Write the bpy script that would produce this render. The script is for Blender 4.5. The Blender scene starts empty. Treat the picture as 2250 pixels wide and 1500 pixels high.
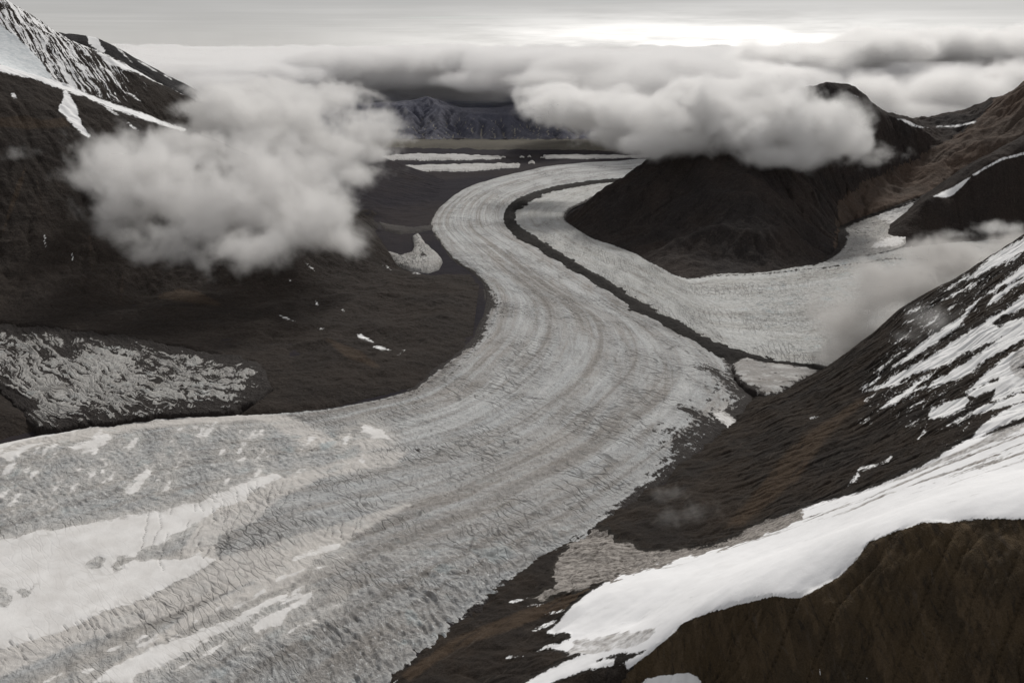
import bpy, math, random
import numpy as np
from mathutils import Vector

# ------------------------------------------------------------------ camera, sky, sun, exposure
scene = bpy.context.scene
COL = scene.collection
H = 3000.0                       # the aircraft's height over the valley floor, metres
W0, H0 = 2250.0, 1500.0          # the photograph's pixels
FPX = 2161.0
PITCH = math.atan((750 - 100) / FPX)

cam_d = bpy.data.cameras.new('camera')
cam = bpy.data.objects.new('camera', cam_d)
COL.objects.link(cam)
cam.location = (0, 0, H)
cam.rotation_euler = (math.pi / 2 - PITCH, 0, 0)
cam_d.sensor_width = 36.0
cam_d.lens = 36.0 * FPX / W0
cam_d.clip_start = 10.0
cam_d.clip_end = 600000.0
scene.camera = cam

SUN_EL, SUN_AZ = 40.0, 14.0      # elevation; azimuth from +Y (view direction) towards +X
sd = bpy.data.lights.new('sun', 'SUN')
sd.energy = 2.7
sd.angle = math.radians(8)
sd.color = (1.0, 0.965, 0.91)
sun = bpy.data.objects.new('sun', sd)
COL.objects.link(sun)
e, a = math.radians(SUN_EL), math.radians(SUN_AZ)
tosun = Vector((math.cos(e) * math.sin(a), math.cos(e) * math.cos(a), math.sin(e)))
sun.rotation_euler = tosun.to_track_quat('Z', 'Y').to_euler()

world = bpy.data.worlds.new('World')
scene.world = world
world.use_nodes = True

scene.view_settings.view_transform = 'Standard'
scene.view_settings.look = 'None'
scene.view_settings.exposure = 0
scene.view_settings.gamma = 1
scene.view_settings.use_curve_mapping = False
scene.cycles.volume_bounces = 6
scene.cycles.max_bounces = 10
scene.cycles.diffuse_bounces = 2
scene.cycles.glossy_bounces = 1
scene.cycles.volume_step_rate = 1.0
scene.cycles.volume_max_steps = 256
scene.cycles.use_denoising = True
scene.cycles.use_adaptive_sampling = True
scene.cycles.adaptive_threshold = 0.02

# ------------------------------------------------------------------ node helpers
class Sock:
    def __init__(s, nt, k): s.nt, s.k = nt, k
    def _m(s, op, *o):
        n = s.nt.nodes.new('ShaderNodeMath'); n.operation = op
        for i, v in enumerate((s,) + o):
            put(s.nt, n.inputs[i], v)
        return Sock(s.nt, n.outputs[0])
    def __add__(s, o): return s._m('ADD', o)
    def __radd__(s, o): return s._m('ADD', o)
    def __sub__(s, o): return s._m('SUBTRACT', o)
    def __rsub__(s, o):
        n = s.nt.nodes.new('ShaderNodeMath'); n.operation = 'SUBTRACT'
        n.inputs[0].default_value = o; s.nt.links.new(s.k, n.inputs[1])
        return Sock(s.nt, n.outputs[0])
    def __mul__(s, o): return s._m('MULTIPLY', o)
    def __rmul__(s, o): return s._m('MULTIPLY', o)
    def __truediv__(s, o): return s._m('DIVIDE', o)
    def pow(s, o): return s._m('POWER', o)
    def abs(s): return s._m('ABSOLUTE')
    def max(s, o): return s._m('MAXIMUM', o)
    def min(s, o): return s._m('MINIMUM', o)
    def sin(s): return s._m('SINE')
    def step(s, lo, hi, a=0.0, b=1.0, smooth=True):
        n = s.nt.nodes.new('ShaderNodeMapRange')
        n.interpolation_type = 'SMOOTHSTEP' if smooth else 'LINEAR'
        n.clamp = True
        put(s.nt, n.inputs['Value'], s)
        put(s.nt, n.inputs['From Min'], lo); put(s.nt, n.inputs['From Max'], hi)
        put(s.nt, n.inputs['To Min'], a); put(s.nt, n.inputs['To Max'], b)
        return Sock(s.nt, n.outputs[0])

def put(nt, inp, v):
    if isinstance(v, Sock): nt.links.new(v.k, inp)
    elif isinstance(v, (tuple, list)) and inp.type == 'RGBA': inp.default_value = (*v[:3], 1)
    else: inp.default_value = v

def attr(nt, name, vec=False):
    n = nt.nodes.new('ShaderNodeAttribute'); n.attribute_name = name
    return Sock(nt, n.outputs['Vector' if vec else 'Fac'])
def position(nt):
    return Sock(nt, nt.nodes.new('ShaderNodeNewGeometry').outputs['Position'])
def vmul(nt, v, s):
    n = nt.nodes.new('ShaderNodeVectorMath'); n.operation = 'MULTIPLY'
    put(nt, n.inputs[0], v); n.inputs[1].default_value = s
    return Sock(nt, n.outputs[0])
def vadd(nt, v, w):
    n = nt.nodes.new('ShaderNodeVectorMath'); n.operation = 'ADD'
    put(nt, n.inputs[0], v); put(nt, n.inputs[1], w)
    return Sock(nt, n.outputs[0])
def sep(nt, v):
    n = nt.nodes.new('ShaderNodeSeparateXYZ'); put(nt, n.inputs[0], v)
    return [Sock(nt, n.outputs[i]) for i in range(3)]
def comb(nt, x, y, z):
    n = nt.nodes.new('ShaderNodeCombineXYZ')
    for i, v in enumerate((x, y, z)): put(nt, n.inputs[i], v)
    return Sock(nt, n.outputs[0])
def noise(nt, v, scale, detail=4, rough=0.55, dist=0.0, lac=2.0, color=False):
    n = nt.nodes.new('ShaderNodeTexNoise'); put(nt, n.inputs['Vector'], v)
    n.inputs['Scale'].default_value = scale; n.inputs['Detail'].default_value = detail
    n.inputs['Roughness'].default_value = rough; n.inputs['Distortion'].default_value = dist
    n.inputs['Lacunarity'].default_value = lac
    return Sock(nt, n.outputs['Color' if color else 'Fac'])
def voronoi(nt, v, scale, feature='F1', rand=1.0):
    n = nt.nodes.new('ShaderNodeTexVoronoi'); n.feature = feature
    put(nt, n.inputs['Vector'], v); n.inputs['Scale'].default_value = scale
    n.inputs['Randomness'].default_value = rand
    return Sock(nt, n.outputs['Distance'])
def mix(nt, f, a, b):
    n = nt.nodes.new('ShaderNodeMix'); n.data_type = 'RGBA'
    put(nt, n.inputs['Factor'], f); put(nt, n.inputs[6], a); put(nt, n.inputs[7], b)
    return Sock(nt, n.outputs[2])
def warp(nt, v, scale, amp, detail=3):
    c = noise(nt, v, scale, detail, color=True)
    c = vadd(nt, c, (-0.5, -0.5, -0.5))
    return vadd(nt, v, vmul(nt, c, amp))
def new_mat(name):
    m = bpy.data.materials.new(name); m.use_nodes = True
    nt = m.node_tree; nt.nodes.clear()
    out = nt.nodes.new('ShaderNodeOutputMaterial')
    return m, nt, out
def finish(nt, out, color, height=None, rough=0.9, spec=0.15, bump=1.0):
    b = nt.nodes.new('ShaderNodeBsdfPrincipled')
    put(nt, b.inputs['Base Color'], color)
    put(nt, b.inputs['Roughness'], rough)
    b.inputs['Specular IOR Level'].default_value = spec
    if height is not None:
        bn = nt.nodes.new('ShaderNodeBump')
        bn.inputs['Distance'].default_value = 1.0
        bn.inputs['Strength'].default_value = bump
        nt.links.new(height.k, bn.inputs['Height'])
        nt.links.new(bn.outputs[0], b.inputs['Normal'])
    nt.links.new(b.outputs[0], out.inputs['Surface'])

# ------------------------------------------------------------------ world sky: thin overcast over a Nishita sky
def build_world():
    nt = world.node_tree; nt.nodes.clear()
    out = nt.nodes.new('ShaderNodeOutputWorld')
    bg = nt.nodes.new('ShaderNodeBackground')
    sky = nt.nodes.new('ShaderNodeTexSky'); sky.sky_type = 'NISHITA'
    sky.sun_disc = False
    sky.sun_elevation = math.radians(SUN_EL); sky.sun_rotation = math.radians(SUN_AZ)
    sky.altitude = 3000; sky.dust_density = 1.5
    tc = nt.nodes.new('ShaderNodeTexCoord')
    d = Sock(nt, tc.outputs['Generated'])
    x, y, z = sep(nt, d)
    zc = z.max(0.012)
    # a cloud ceiling seen in perspective: direction projected on a high plane
    p = comb(nt, x / zc, y / zc, 0.0)
    n1 = noise(nt, vmul(nt, p, (0.10, 0.22, 1)), 1.0, 5, 0.55)
    n2 = noise(nt, vmul(nt, d, (4.0, 4.0, 26.0)), 1.0, 5, 0.55)
    az = Sock(nt, x.k)._m('ARCTAN2', y)
    # overcast grey, paler towards the horizon
    lum = z.step(0.0, 0.12, 5.4, 4.0) + (n1 - 0.5) * 1.6 + (n2 - 0.5) * 1.6 + az.step(-0.5, 0.4, -0.5, 0.5)
    grey = mix(nt, z.step(-0.02, 0.2), (1.0, 0.975, 0.945), (0.975, 0.97, 0.985))
    # a clearing low over the horizon, where sunlit cloud shines through
    az = Sock(nt, x.k)._m('ARCTAN2', y)
    gap = ((az - 0.18) * 4.2)
    gap = (gap * gap * -1.0)._m('EXPONENT')
    el = (z - 0.004) * 46.0
    el = (el * el * -1.0)._m('EXPONENT')
    streak = noise(nt, comb(nt, az * 5.0, z * 60.0, 0.0), 1.0, 5, 0.6)
    glow = gap * el * streak.step(0.28, 0.62, 0.2, 1.0) * 9.0
    cloud = nt.nodes.new('ShaderNodeVectorMath'); cloud.operation = 'SCALE'
    put(nt, cloud.inputs[0], grey); put(nt, cloud.inputs['Scale'], lum + glow)
    cover = (n1 + (n2 - 0.5) * 0.5).step(0.18, 0.4, 0.72, 0.97)
    col = mix(nt, cover, Sock(nt, sky.outputs[0]), Sock(nt, cloud.outputs[0]))
    put(nt, bg.inputs['Color'], col)
    bg.inputs['Strength'].default_value = 0.1
    nt.links.new(bg.outputs[0], out.inputs['Surface'])
build_world()

# ------------------------------------------------------------------ geometry helpers
cP, sP = math.cos(PITCH), math.sin(PITCH)
def ray(u, v):
    a = (np.asarray(u, float) - W0 / 2) / FPX; b = (H0 / 2 - np.asarray(v, float)) / FPX
    return a, cP + b * sP, -sP + b * cP
def P(u, v, z=None, Y=None):
    """world point seen at pixel (u, v) of the photograph, at height z or at ground distance Y"""
    dx, dy, dz = ray(u, v)
    t = (z - H) / dz if Y is None else Y / dy
    return np.stack([dx * t + 0 * t, dy * t, H + dz * t], -1)
def proj(x, y, z):
    zz = z - H
    fwd = y * cP - zz * sP; up = y * sP + zz * cP
    fwd = np.maximum(fwd, 1.0)
    return W0 / 2 + FPX * x / fwd, H0 / 2 - FPX * up / fwd

_rng = np.random.RandomState(7)
_perm = np.tile(_rng.permutation(512), 3)
_ang = _rng.rand(512) * 2 * np.pi
_gx, _gy = np.cos(_ang), np.sin(_ang)
def perlin(x, y, seed=0):
    xi = np.floor(x).astype(np.int64); yi = np.floor(y).astype(np.int64)
    fx = x - xi; fy = y - yi
    xi = (xi + seed * 37) & 511; yi = (yi + seed * 91) & 511
    def g(ix, iy, dx, dy):
        h = _perm[_perm[ix & 511] + (iy & 511)] & 511
        return _gx[h] * dx + _gy[h] * dy
    u = fx * fx * fx * (fx * (fx * 6 - 15) + 10); v = fy * fy * fy * (fy * (fy * 6 - 15) + 10)
    a = g(xi, yi, fx, fy); b = g(xi + 1, yi, fx - 1, fy)
    c = g(xi, yi + 1, fx, fy - 1); d = g(xi + 1, yi + 1, fx - 1, fy - 1)
    return (a + u * (b - a) + v * ((c + u * (d - c)) - (a + u * (b - a)))) * 1.4
def fbm(x, y, oct=5, gain=0.5, seed=0, ridged=False):
    s = 0; a = 1.0
    for i in range(oct):
        n = perlin(x * 2 ** i + i * 17.3, y * 2 ** i - i * 9.1, seed + i)
        if ridged: n = 0.5 - np.abs(n) * 1.6
        s = s + a * n; a *= gain
    return s

def spline(pts, n, by=None):
    """Catmull-Rom through pts, n samples spaced evenly in `by` (same length list of 2D/3D points) arc length"""
    pts = np.asarray(pts, float)
    q = np.vstack([2 * pts[0] - pts[1], pts, 2 * pts[-1] - pts[-2]])
    T = np.linspace(0, len(pts) - 1, 30 * (len(pts) - 1) + 1)
    i = np.minimum(T.astype(int), len(pts) - 2); f = (T - i)[:, None]
    a, b, c, d = q[i], q[i + 1], q[i + 2], q[i + 3]
    c_ = 0.5 * ((2 * b) + (c - a) * f + (2 * a - 5 * b + 4 * c - d) * f ** 2 + (-a + 3 * b - 3 * c + d) * f ** 3)
    return T, c_

def sdf(px, py, poly, margin=60.0):
    """signed distance to polygon (positive inside), clipped to -margin away from it"""
    poly = np.asarray(poly, float)
    out = np.full(px.shape, -margin)
    lo = poly.min(0) - margin; hi = poly.max(0) + margin
    m = (px > lo[0]) & (px < hi[0]) & (py > lo[1]) & (py < hi[1])
    if not m.any(): return out
    x = px[m]; y = py[m]
    d2 = np.full(x.shape, 1e18); ins = np.zeros(x.shape, bool)
    for k in range(len(poly)):
        ax, ay = poly[k]; bx, by = poly[(k + 1) % len(poly)]
        ex, ey = bx - ax, by - ay
        t = np.clip(((x - ax) * ex + (y - ay) * ey) / (ex * ex + ey * ey + 1e-9), 0, 1)
        d2 = np.minimum(d2, (x - ax - t * ex) ** 2 + (y - ay - t * ey) ** 2)
        if ay != by:
            c = ((ay > y) != (by > y)) & (x < (bx - ax) * (y - ay) / (by - ay) + ax)
            ins ^= c
    d = np.sqrt(d2)
    out[m] = np.maximum(np.where(ins, d, -d), -margin)
    return out
def sdf_many(px, py, polys, margin=60.0):
    r = np.full(px.shape, -margin)
    for p in polys: r = np.maximum(r, sdf(px, py, p, margin))
    return r
def streak_poly(x0, y0, x1, y1, w):
    """a thin lens from one end to the other"""
    dx, dy = x1 - x0, y1 - y0; L = math.hypot(dx, dy); nx, ny = -dy / L, dx / L
    return [(x0, y0), (x0 + dx * .3 + nx * w, y0 + dy * .3 + ny * w), (x0 + dx * .7 + nx * w * .8, y0 + dy * .7 + ny * w * .8), (x1, y1),
            (x0 + dx * .6 - nx * w * .7, y0 + dy * .6 - ny * w * .7), (x0 + dx * .3 - nx * w, y0 + dy * .3 - ny * w)]

def tag(o, label, cat=None, group=None, kind=None):
    if label: o['label'] = label
    if cat: o['category'] = cat
    if group: o['group'] = group
    if kind: o['kind'] = kind
    return o

def grid_mesh(name, X, Y, Z, mat, attrs=None, keep=None):
    """one mesh from 2D coordinate arrays; attrs: name -> array (n) or (n, 3); keep: face mask"""
    r, c = X.shape
    co = np.stack([X, Y, Z], -1).reshape(-1, 3).astype(np.float32)
    idx = np.arange(r * c).reshape(r, c)
    f = np.stack([idx[:-1, :-1], idx[:-1, 1:], idx[1:, 1:], idx[1:, :-1]], -1)
    if keep is not None: f = f[keep]
    f = f.reshape(-1, 4)
    used = np.zeros(r * c, bool); used[f.ravel()] = True
    remap = np.cumsum(used) - 1
    f = remap[f]; co = co[used]
    # upward normals
    v0 = co[f[:200, 0]]; v1 = co[f[:200, 1]]; v2 = co[f[:200, 2]]
    if np.cross(v1 - v0, v2 - v0)[:, 2].sum() < 0: f = f[:, ::-1]
    me = bpy.data.meshes.new(name)
    me.vertices.add(len(co)); me.vertices.foreach_set('co', co.ravel())
    me.loops.add(f.size); me.loops.foreach_set('vertex_index', f.ravel().astype(np.int32))
    me.polygons.add(len(f))
    me.polygons.foreach_set('loop_start', np.arange(0, f.size, 4, dtype=np.int32))
    me.polygons.foreach_set('use_smooth', np.ones(len(f), bool))
    for k, v in (attrs or {}).items():
        v = np.asarray(v, np.float32)
        if v.ndim == 3:
            at = me.attributes.new(k, 'FLOAT_VECTOR', 'POINT'); at.data.foreach_set('vector', v.reshape(-1, 3)[used].ravel())
        else:
            at = me.attributes.new(k, 'FLOAT', 'POINT'); at.data.foreach_set('value', v.reshape(-1)[used])
    me.update(calc_edges=True); me.validate()
    me.materials.append(mat)
    o = bpy.data.objects.new(name, me); COL.objects.link(o)
    return o


# ------------------------------------------------------------------ materials
def glacier_material(name, clean=(0.415, 0.43, 0.44), dirty=(0.29, 0.265, 0.24), crack=0.7, relief=1.0, trans=1.0, dnoise=1.0, fnoise=1.0):
    """Bare glacier ice: flow stripes, crevasses across the flow, fine rubble, old snow and rock debris by attribute."""
    m, nt, out = new_mat(name)
    pos = position(nt); fl = attr(nt, 'flow', True)
    snow_d = attr(nt, 'snow'); deb = attr(nt, 'debris'); rug = attr(nt, 'rugged')
    wf = warp(nt, fl, 1 / 420, (150, 150, 0))
    wf2 = warp(nt, wf, 1 / 90, (26, 26, 0), 2)
    stripe = noise(nt, vmul(nt, wf, (1 / 3600, 1 / 190, 0)), 1.0, 5, 0.6)
    stripe2 = noise(nt, vmul(nt, wf, (1 / 1500, 1 / 60, 0)), 1.0, 4, 0.6)
    patch = noise(nt, pos, 1 / 900, 6, 0.6)
    fine = noise(nt, pos, 1 / 36, 5, 0.68)
    grit = noise(nt, pos, 1 / 11, 4, 0.65)
    # crevasses: long cells across the flow
    cv = voronoi(nt, vmul(nt, wf2, (1 / 46, 1 / 210, 0)), 1.0, 'DISTANCE_TO_EDGE')
    zone = noise(nt, wf, 1 / 600, 3, 0.5)
    lines = cv.step(0.0, 0.10, 1.0, 0.0) * zone.step(0.40, 0.62)
    cv2 = voronoi(nt, vmul(nt, wf2, (1 / 62, 1 / 40, 0)), 1.0, 'DISTANCE_TO_EDGE')
    blocks = cv2.step(0.0, 0.16, 1.0, 0.0) * (rug * 0.45 + 0.12)
    # short chevron cracks at a slant
    x, y, _ = sep(nt, wf2)
    sl = comb(nt, (x + y * 0.8) / 26.0, (y - x * 0.8) / 150.0, 0.0)
    cv3 = noise(nt, sl, 1.0, 4, 0.6)
    chev = cv3.step(0.56, 0.70) * 0.65
    cv4 = voronoi(nt, vmul(nt, wf2, (1 / 120, 1 / 460, 0)), 1.0, 'DISTANCE_TO_EDGE')
    bigc = cv4.step(0.0, 0.055, 1.0, 0.0) * noise(nt, wf, 1 / 900, 3, 0.5).step(0.5, 0.62)
    dark = bigc.max(lines).max(blocks).max(chev) * (1.0 - rug * 0.55)
    dust = attr(nt, 'dust')
    lane = attr(nt, 'lane')
    colr = mix(nt, stripe.step(0.34, 0.66) * 0.5 + patch.step(0.3, 0.7) * 0.3 + lane * 0.55, clean, dirty)
    colr = mix(nt, (lane * -1.0).step(0.12, 0.7) * 0.5, colr, (0.60, 0.60, 0.59))
    colr = mix(nt, lane.step(0.3, 0.9) * 0.55, colr, (0.15, 0.14, 0.13))
    colr = mix(nt, (fine - 0.5) * (1.5 * fnoise) + 0.5, mix(nt, 0.34, colr, (0.075, 0.07, 0.068)), mix(nt, 0.24, colr, (0.78, 0.78, 0.77)))
    colr = mix(nt, stripe2.step(0.5, 0.72) * 0.35, colr, (0.15, 0.135, 0.12))
    blot = noise(nt, vmul(nt, wf, (1 / 700, 1 / 260, 0)), 1.0, 6, 0.65)
    colr = mix(nt, blot.step(0.52, 0.7) * 0.45, colr, (0.20, 0.178, 0.155))
    colr = mix(nt, blot.step(0.46, 0.3) * 0.4, colr, (0.56, 0.565, 0.56))
    blue = noise(nt, pos, 1 / 170, 3, 0.5).step(0.56, 0.7) * rug * 0.7
    dus = (dust + (fine - 0.5) * 0.5 + (patch - 0.5) * 0.8).step(0.3, 0.75)
    colr = mix(nt, dus * 0.8, colr, mix(nt, patch, (0.50, 0.47, 0.44), (0.56, 0.54, 0.52)))
    colr = mix(nt, blue, colr, (0.40, 0.455, 0.47))
    colr = mix(nt, dark * (1.0 - dus * 0.5) * crack, colr, (0.045, 0.043, 0.042))
    # white crests on the rugged ice
    wh = noise(nt, vmul(nt, wf2, (1 / 24, 1 / 50, 0)), 1.0, 5, 0.7).step(0.55, 0.68) * (rug * 0.75 + 0.12)
    colr = mix(nt, wh, colr, (0.70, 0.71, 0.71))
    # remaining snow with a ragged edge
    jag = (noise(nt, pos, 1 / 120, 6, 0.65) - 0.5) * 34.0 + (noise(nt, vmul(nt, wf, (1 / 300, 1 / 50, 0)), 1.0, 3) - 0.5) * 16.0
    sn = (snow_d + jag).step(-2.5, 2.5)
    soft = (snow_d + jag).step(-34.0, 6.0) * 0.4
    scol = mix(nt, noise(nt, wf, 1 / 160, 4, 0.6).step(0.3, 0.7), (0.70, 0.69, 0.68), (0.60, 0.585, 0.57))
    colr = mix(nt, soft * 1.4, colr, (0.54, 0.515, 0.485))
    crk = (lines * 0.55 + chev * 0.25) * trans
    colr = mix(nt, sn * (1.0 - crk * (snow_d.step(4.0, 22.0, 1.0, 0.12))), colr, scol)
    colr = mix(nt, attr(nt, 'slot').step(0.3, 0.8) * 0.62, colr, (0.07, 0.072, 0.075))
    # rock debris
    dn = deb + ((noise(nt, wf2, 1 / 55, 6, 0.72) - 0.5) * (1.9 * dnoise) + (noise(nt, vmul(nt, wf2, (1 / 34, 1 / 260, 0)), 1.0, 4) - 0.5) * (1.2 * dnoise)) * deb.step(0.0, 0.3)
    dcol = mix(nt, fine, (0.012, 0.010, 0.0095), (0.032, 0.025, 0.022))
    colr = mix(nt, dn.step(0.42, 0.62), colr, dcol)
    h = (fine - 0.5) * (rug * 16.0 + 9.0) + (grit - 0.5) * 4.0 - dark * 7.0 + (cv3 - 0.5) * 10.0
    h = h * (1.0 - sn * 0.88) * (1.0 - dus * 0.55)
    finish(nt, out, colr, h * relief, 0.85, 0.2)
    return m

def rock_material(name, a, b, c=None, ice_a=(0.22, 0.195, 0.175), ice_b=(0.52, 0.50, 0.485), gain=1.0, snow_jag=14.0, snow_col=(0.84, 0.84, 0.84), bump=1.0, streak=0.5, size=1.0, snow_spots=0.0, warm=(0.085, 0.05, 0.024), grey_snow=0.0, diag=False, runs=None, rot=0.0):
    """Bare frost-shattered rock: bedding, scree runs and dust; snow lying on it by attribute with a ragged edge."""
    m, nt, out = new_mat(name)
    pos = position(nt); wp = warp(nt, pos, 1 / (500 * size), (160 * size,) * 3)
    big = noise(nt, wp, 1 / (900 * size), 5, 0.6)
    mid = noise(nt, wp, 1 / (140 * size), 6, 0.65)
    fin = noise(nt, pos, 1 / (22 * size), 5, 0.7)
    run = noise(nt, vmul(nt, wp, (1 / (46 * size), 1 / (46 * size), 1 / (420 * size))), 1.0, 5, 0.6)
    if runs:
        x_, y_, z_ = sep(nt, wp); ca, sa = math.cos(math.radians(rot)), math.sin(math.radians(rot))
        rv = comb(nt, (x_ * ca + y_ * sa) * (1 / runs[0]), (y_ * ca - x_ * sa) * (1 / runs[1]), z_ * (1 / runs[2]))
        run = noise(nt, rv, 1.0, 6, 0.62)
    bed = noise(nt, vmul(nt, wp, (1 / (600 * size), 1 / (600 * size), 1 / (38 * size))), 1.0, 4, 0.6)
    col = mix(nt, big.step(0.35, 0.65), a, b)
    tint = attr(nt, 'tint')
    if c: col = mix(nt, (tint + (mid - 0.5) * 0.5).step(0.35, 0.65), col, c)
    col = mix(nt, run.step(0.55, 0.75) * streak, col, mix(nt, 0.5, col, (0.12, 0.10, 0.085)))
    col = mix(nt, run.step(0.48, 0.28) * streak * 1.3, col, mix(nt, 0.55, col, (0.008, 0.007, 0.007)))
    col = mix(nt, mid.step(0.6, 0.8) * big.step(0.4, 0.6) * 0.5, col, warm)
    col = mix(nt, (fin - 0.5) * 1.7 + 0.42, mix(nt, 0.45, col, (0.004, 0.004, 0.004)), mix(nt, 0.12, col, (0.25, 0.23, 0.21)))
    sd_ = attr(nt, 'snow')
    jag = (mid - 0.5) * snow_jag * 2.2 + (fin - 0.5) * snow_jag * 1.2 + (run - 0.5) * snow_jag
    sn = (sd_ + jag).step(-1.0, 1.0)
    if snow_spots:
        sr = run
        if diag:
            x_, y_, z_ = sep(nt, wp)
            sr = noise(nt, comb(nt, (x_ - y_) / 900.0, (x_ + y_) / 62.0, z_ / 420.0), 1.0, 5, 0.65)
            fin = (fin - 0.5) * 0.55 + (sr - 0.5) * 1.3 + 0.5
        sn = sn.max(((fin - 0.5) * 2.0 + (mid - 0.5) * 1.6 + (sr - 0.5) * 1.5 + attr(nt, 'spots') * snow_spots).step(0.52, 0.66) * attr(nt, 'spots').step(0.02, 0.2))
    ice = attr(nt, 'ice')
    icen = noise(nt, vmul(nt, wp, (1 / (90 * size), 1 / (90 * size), 1 / (20 * size))), 1.0, 5, 0.65)
    icen2 = noise(nt, vmul(nt, wp, (1 / (260 * size), 1 / (60 * size), 1 / (60 * size))), 1.0, 5, 0.65)
    icecol = mix(nt, icen.step(0.35, 0.62) * 0.5 + icen2.step(0.38, 0.6) * 0.5, ice_a, ice_b)
    snow_col = mix(nt, big.step(0.35, 0.65), snow_col, tuple(k * 0.93 for k in snow_col))
    scol = mix(nt, (ice + (mid - 0.5) * 0.6).step(0.3, 0.7), snow_col, icecol)
    col = mix(nt, sn, col, scol)
    h = ((mid - 0.5) * 34.0 + (fin - 0.5) * 9.0 + (run - 0.5) * 16.0 + (bed - 0.5) * 8.0) * size
    h = h * (1.0 - sn * 0.86)
    finish(nt, out, col, h, 0.93, 0.08, bump)
    return m

def ground_material(name, a, b, c, size=1.0):
    m, nt, out = new_mat(name)
    pos = position(nt); wp = warp(nt, pos, 1 / 1500, (500, 500, 0))
    big = noise(nt, wp, 1 / 2600, 6, 0.6); mid = noise(nt, wp, 1 / 260, 6, 0.68); fin = noise(nt, pos, 1 / 40, 4, 0.6)
    col = mix(nt, big.step(0.38, 0.62), a, b)
    col = mix(nt, mid.step(0.5, 0.72) * 0.6, col, c)
    col = mix(nt, attr(nt, 'plain'), col, mix(nt, big.step(0.38, 0.62), (0.05, 0.056, 0.085), (0.075, 0.08, 0.10)))  # distance haze painted in: far ground turns paler and bluer
    col = mix(nt, fin, mix(nt, 0.3, col, (0.008, 0.008, 0.009)), col)
    finish(nt, out, col, (mid - 0.5) * 30.0 + (fin - 0.5) * 6.0, 0.95, 0.05)
    return m

# ------------------------------------------------------------------ glaciers as lofted sheets between two banks
def loft(L, R, n, m, over=(0.02, 0.02)):
    """banks given as (u, v, z) seen in the photograph; returns world X, Y, Z, flow coordinates and pixel coordinates"""
    Lw = P([p[0] for p in L], [p[1] for p in L], z=np.array([p[2] for p in L], float))
    Rw = P([p[0] for p in R], [p[1] for p in R], z=np.array([p[2] for p in R], float))
    T, Ls = spline(Lw, 0); _, Rs = spline(Rw, 0)
    mid = (Ls + Rs) / 2
    lu, lv = proj(*Ls.T); ru, rv = proj(*Rs.T)
    seg = np.maximum(np.hypot(np.diff(lu), np.diff(lv)), np.hypot(np.diff(ru), np.diff(rv))) + 1.0
    acc = np.concatenate([[0], np.cumsum(seg)])
    q = np.linspace(0, acc[-1], n)
    ip = lambda A: np.stack([np.interp(q, acc, A[:, k]) for k in range(3)], -1)
    Li, Ri, Mi = ip(Ls), ip(Rs), ip(mid)
    s = np.concatenate([[0], np.cumsum(np.linalg.norm(np.diff(Mi, axis=0), axis=1))])
    t = np.linspace(-over[0], 1 + over[1], m)[None, :]
    G = Li[:, None, :] * (1 - t[..., None]) + Ri[:, None, :] * t[..., None]
    width = np.linalg.norm(Ri - Li, axis=1)[:, None]
    X, Y, Z = G[..., 0], G[..., 1], G[..., 2]
    S = s[:, None] + 0 * t; TT = t + 0 * S
    return X, Y, Z, S, TT, width + 0 * t

ICE = glacier_material('glacier_ice')
ICE_R = glacier_material('tributary_ice', clean=(0.56, 0.57, 0.56), dirty=(0.43, 0.415, 0.385), crack=0.55)
ICE_D = glacier_material('dirty_ice', clean=(0.46, 0.45, 0.43), dirty=(0.30, 0.285, 0.265), crack=1.0, relief=1.5, dnoise=0.55)

# --- the main glacier
TL = [(-520, 1085, 20), (0, 968, 20), (300, 914, 20), (620, 903, 20), (770, 880, 20), (900, 845, 20), (1000, 772, 20), (1052, 705, 20),
      (1068, 640, 20), (1040, 600, 20), (1000, 570, 20), (965, 530, 20), (945, 495, 20), (960, 460, 20), (1000, 425, 20), (1060, 398, 20),
      (1200, 365, 20), (1330, 354, 20), (1450, 347, 20), (1620, 338, 20)]
TR = [(250, 2050, 20), (650, 1690, 20), (890, 1490, 20), (1090, 1310, 20), (1300, 1170, 20), (1450, 1060, 20), (1600, 940, 20), (1660, 860, 20),
      (1610, 785, 20), (1490, 722, 20), (1340, 632, 20), (1195, 545, 20), (1130, 508, 20), (1112, 470, 20), (1130, 445, 20), (1180, 423, 20),
      (1280, 402, 20), (1380, 393, 20), (1490, 386, 20), (1640, 378, 20)]
X, Y, Z, S, T, Wd = loft(TL, TR, 1150, 560, (0.012, 0.012))
U, V = proj(X, Y, Z)
px = {}
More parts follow.
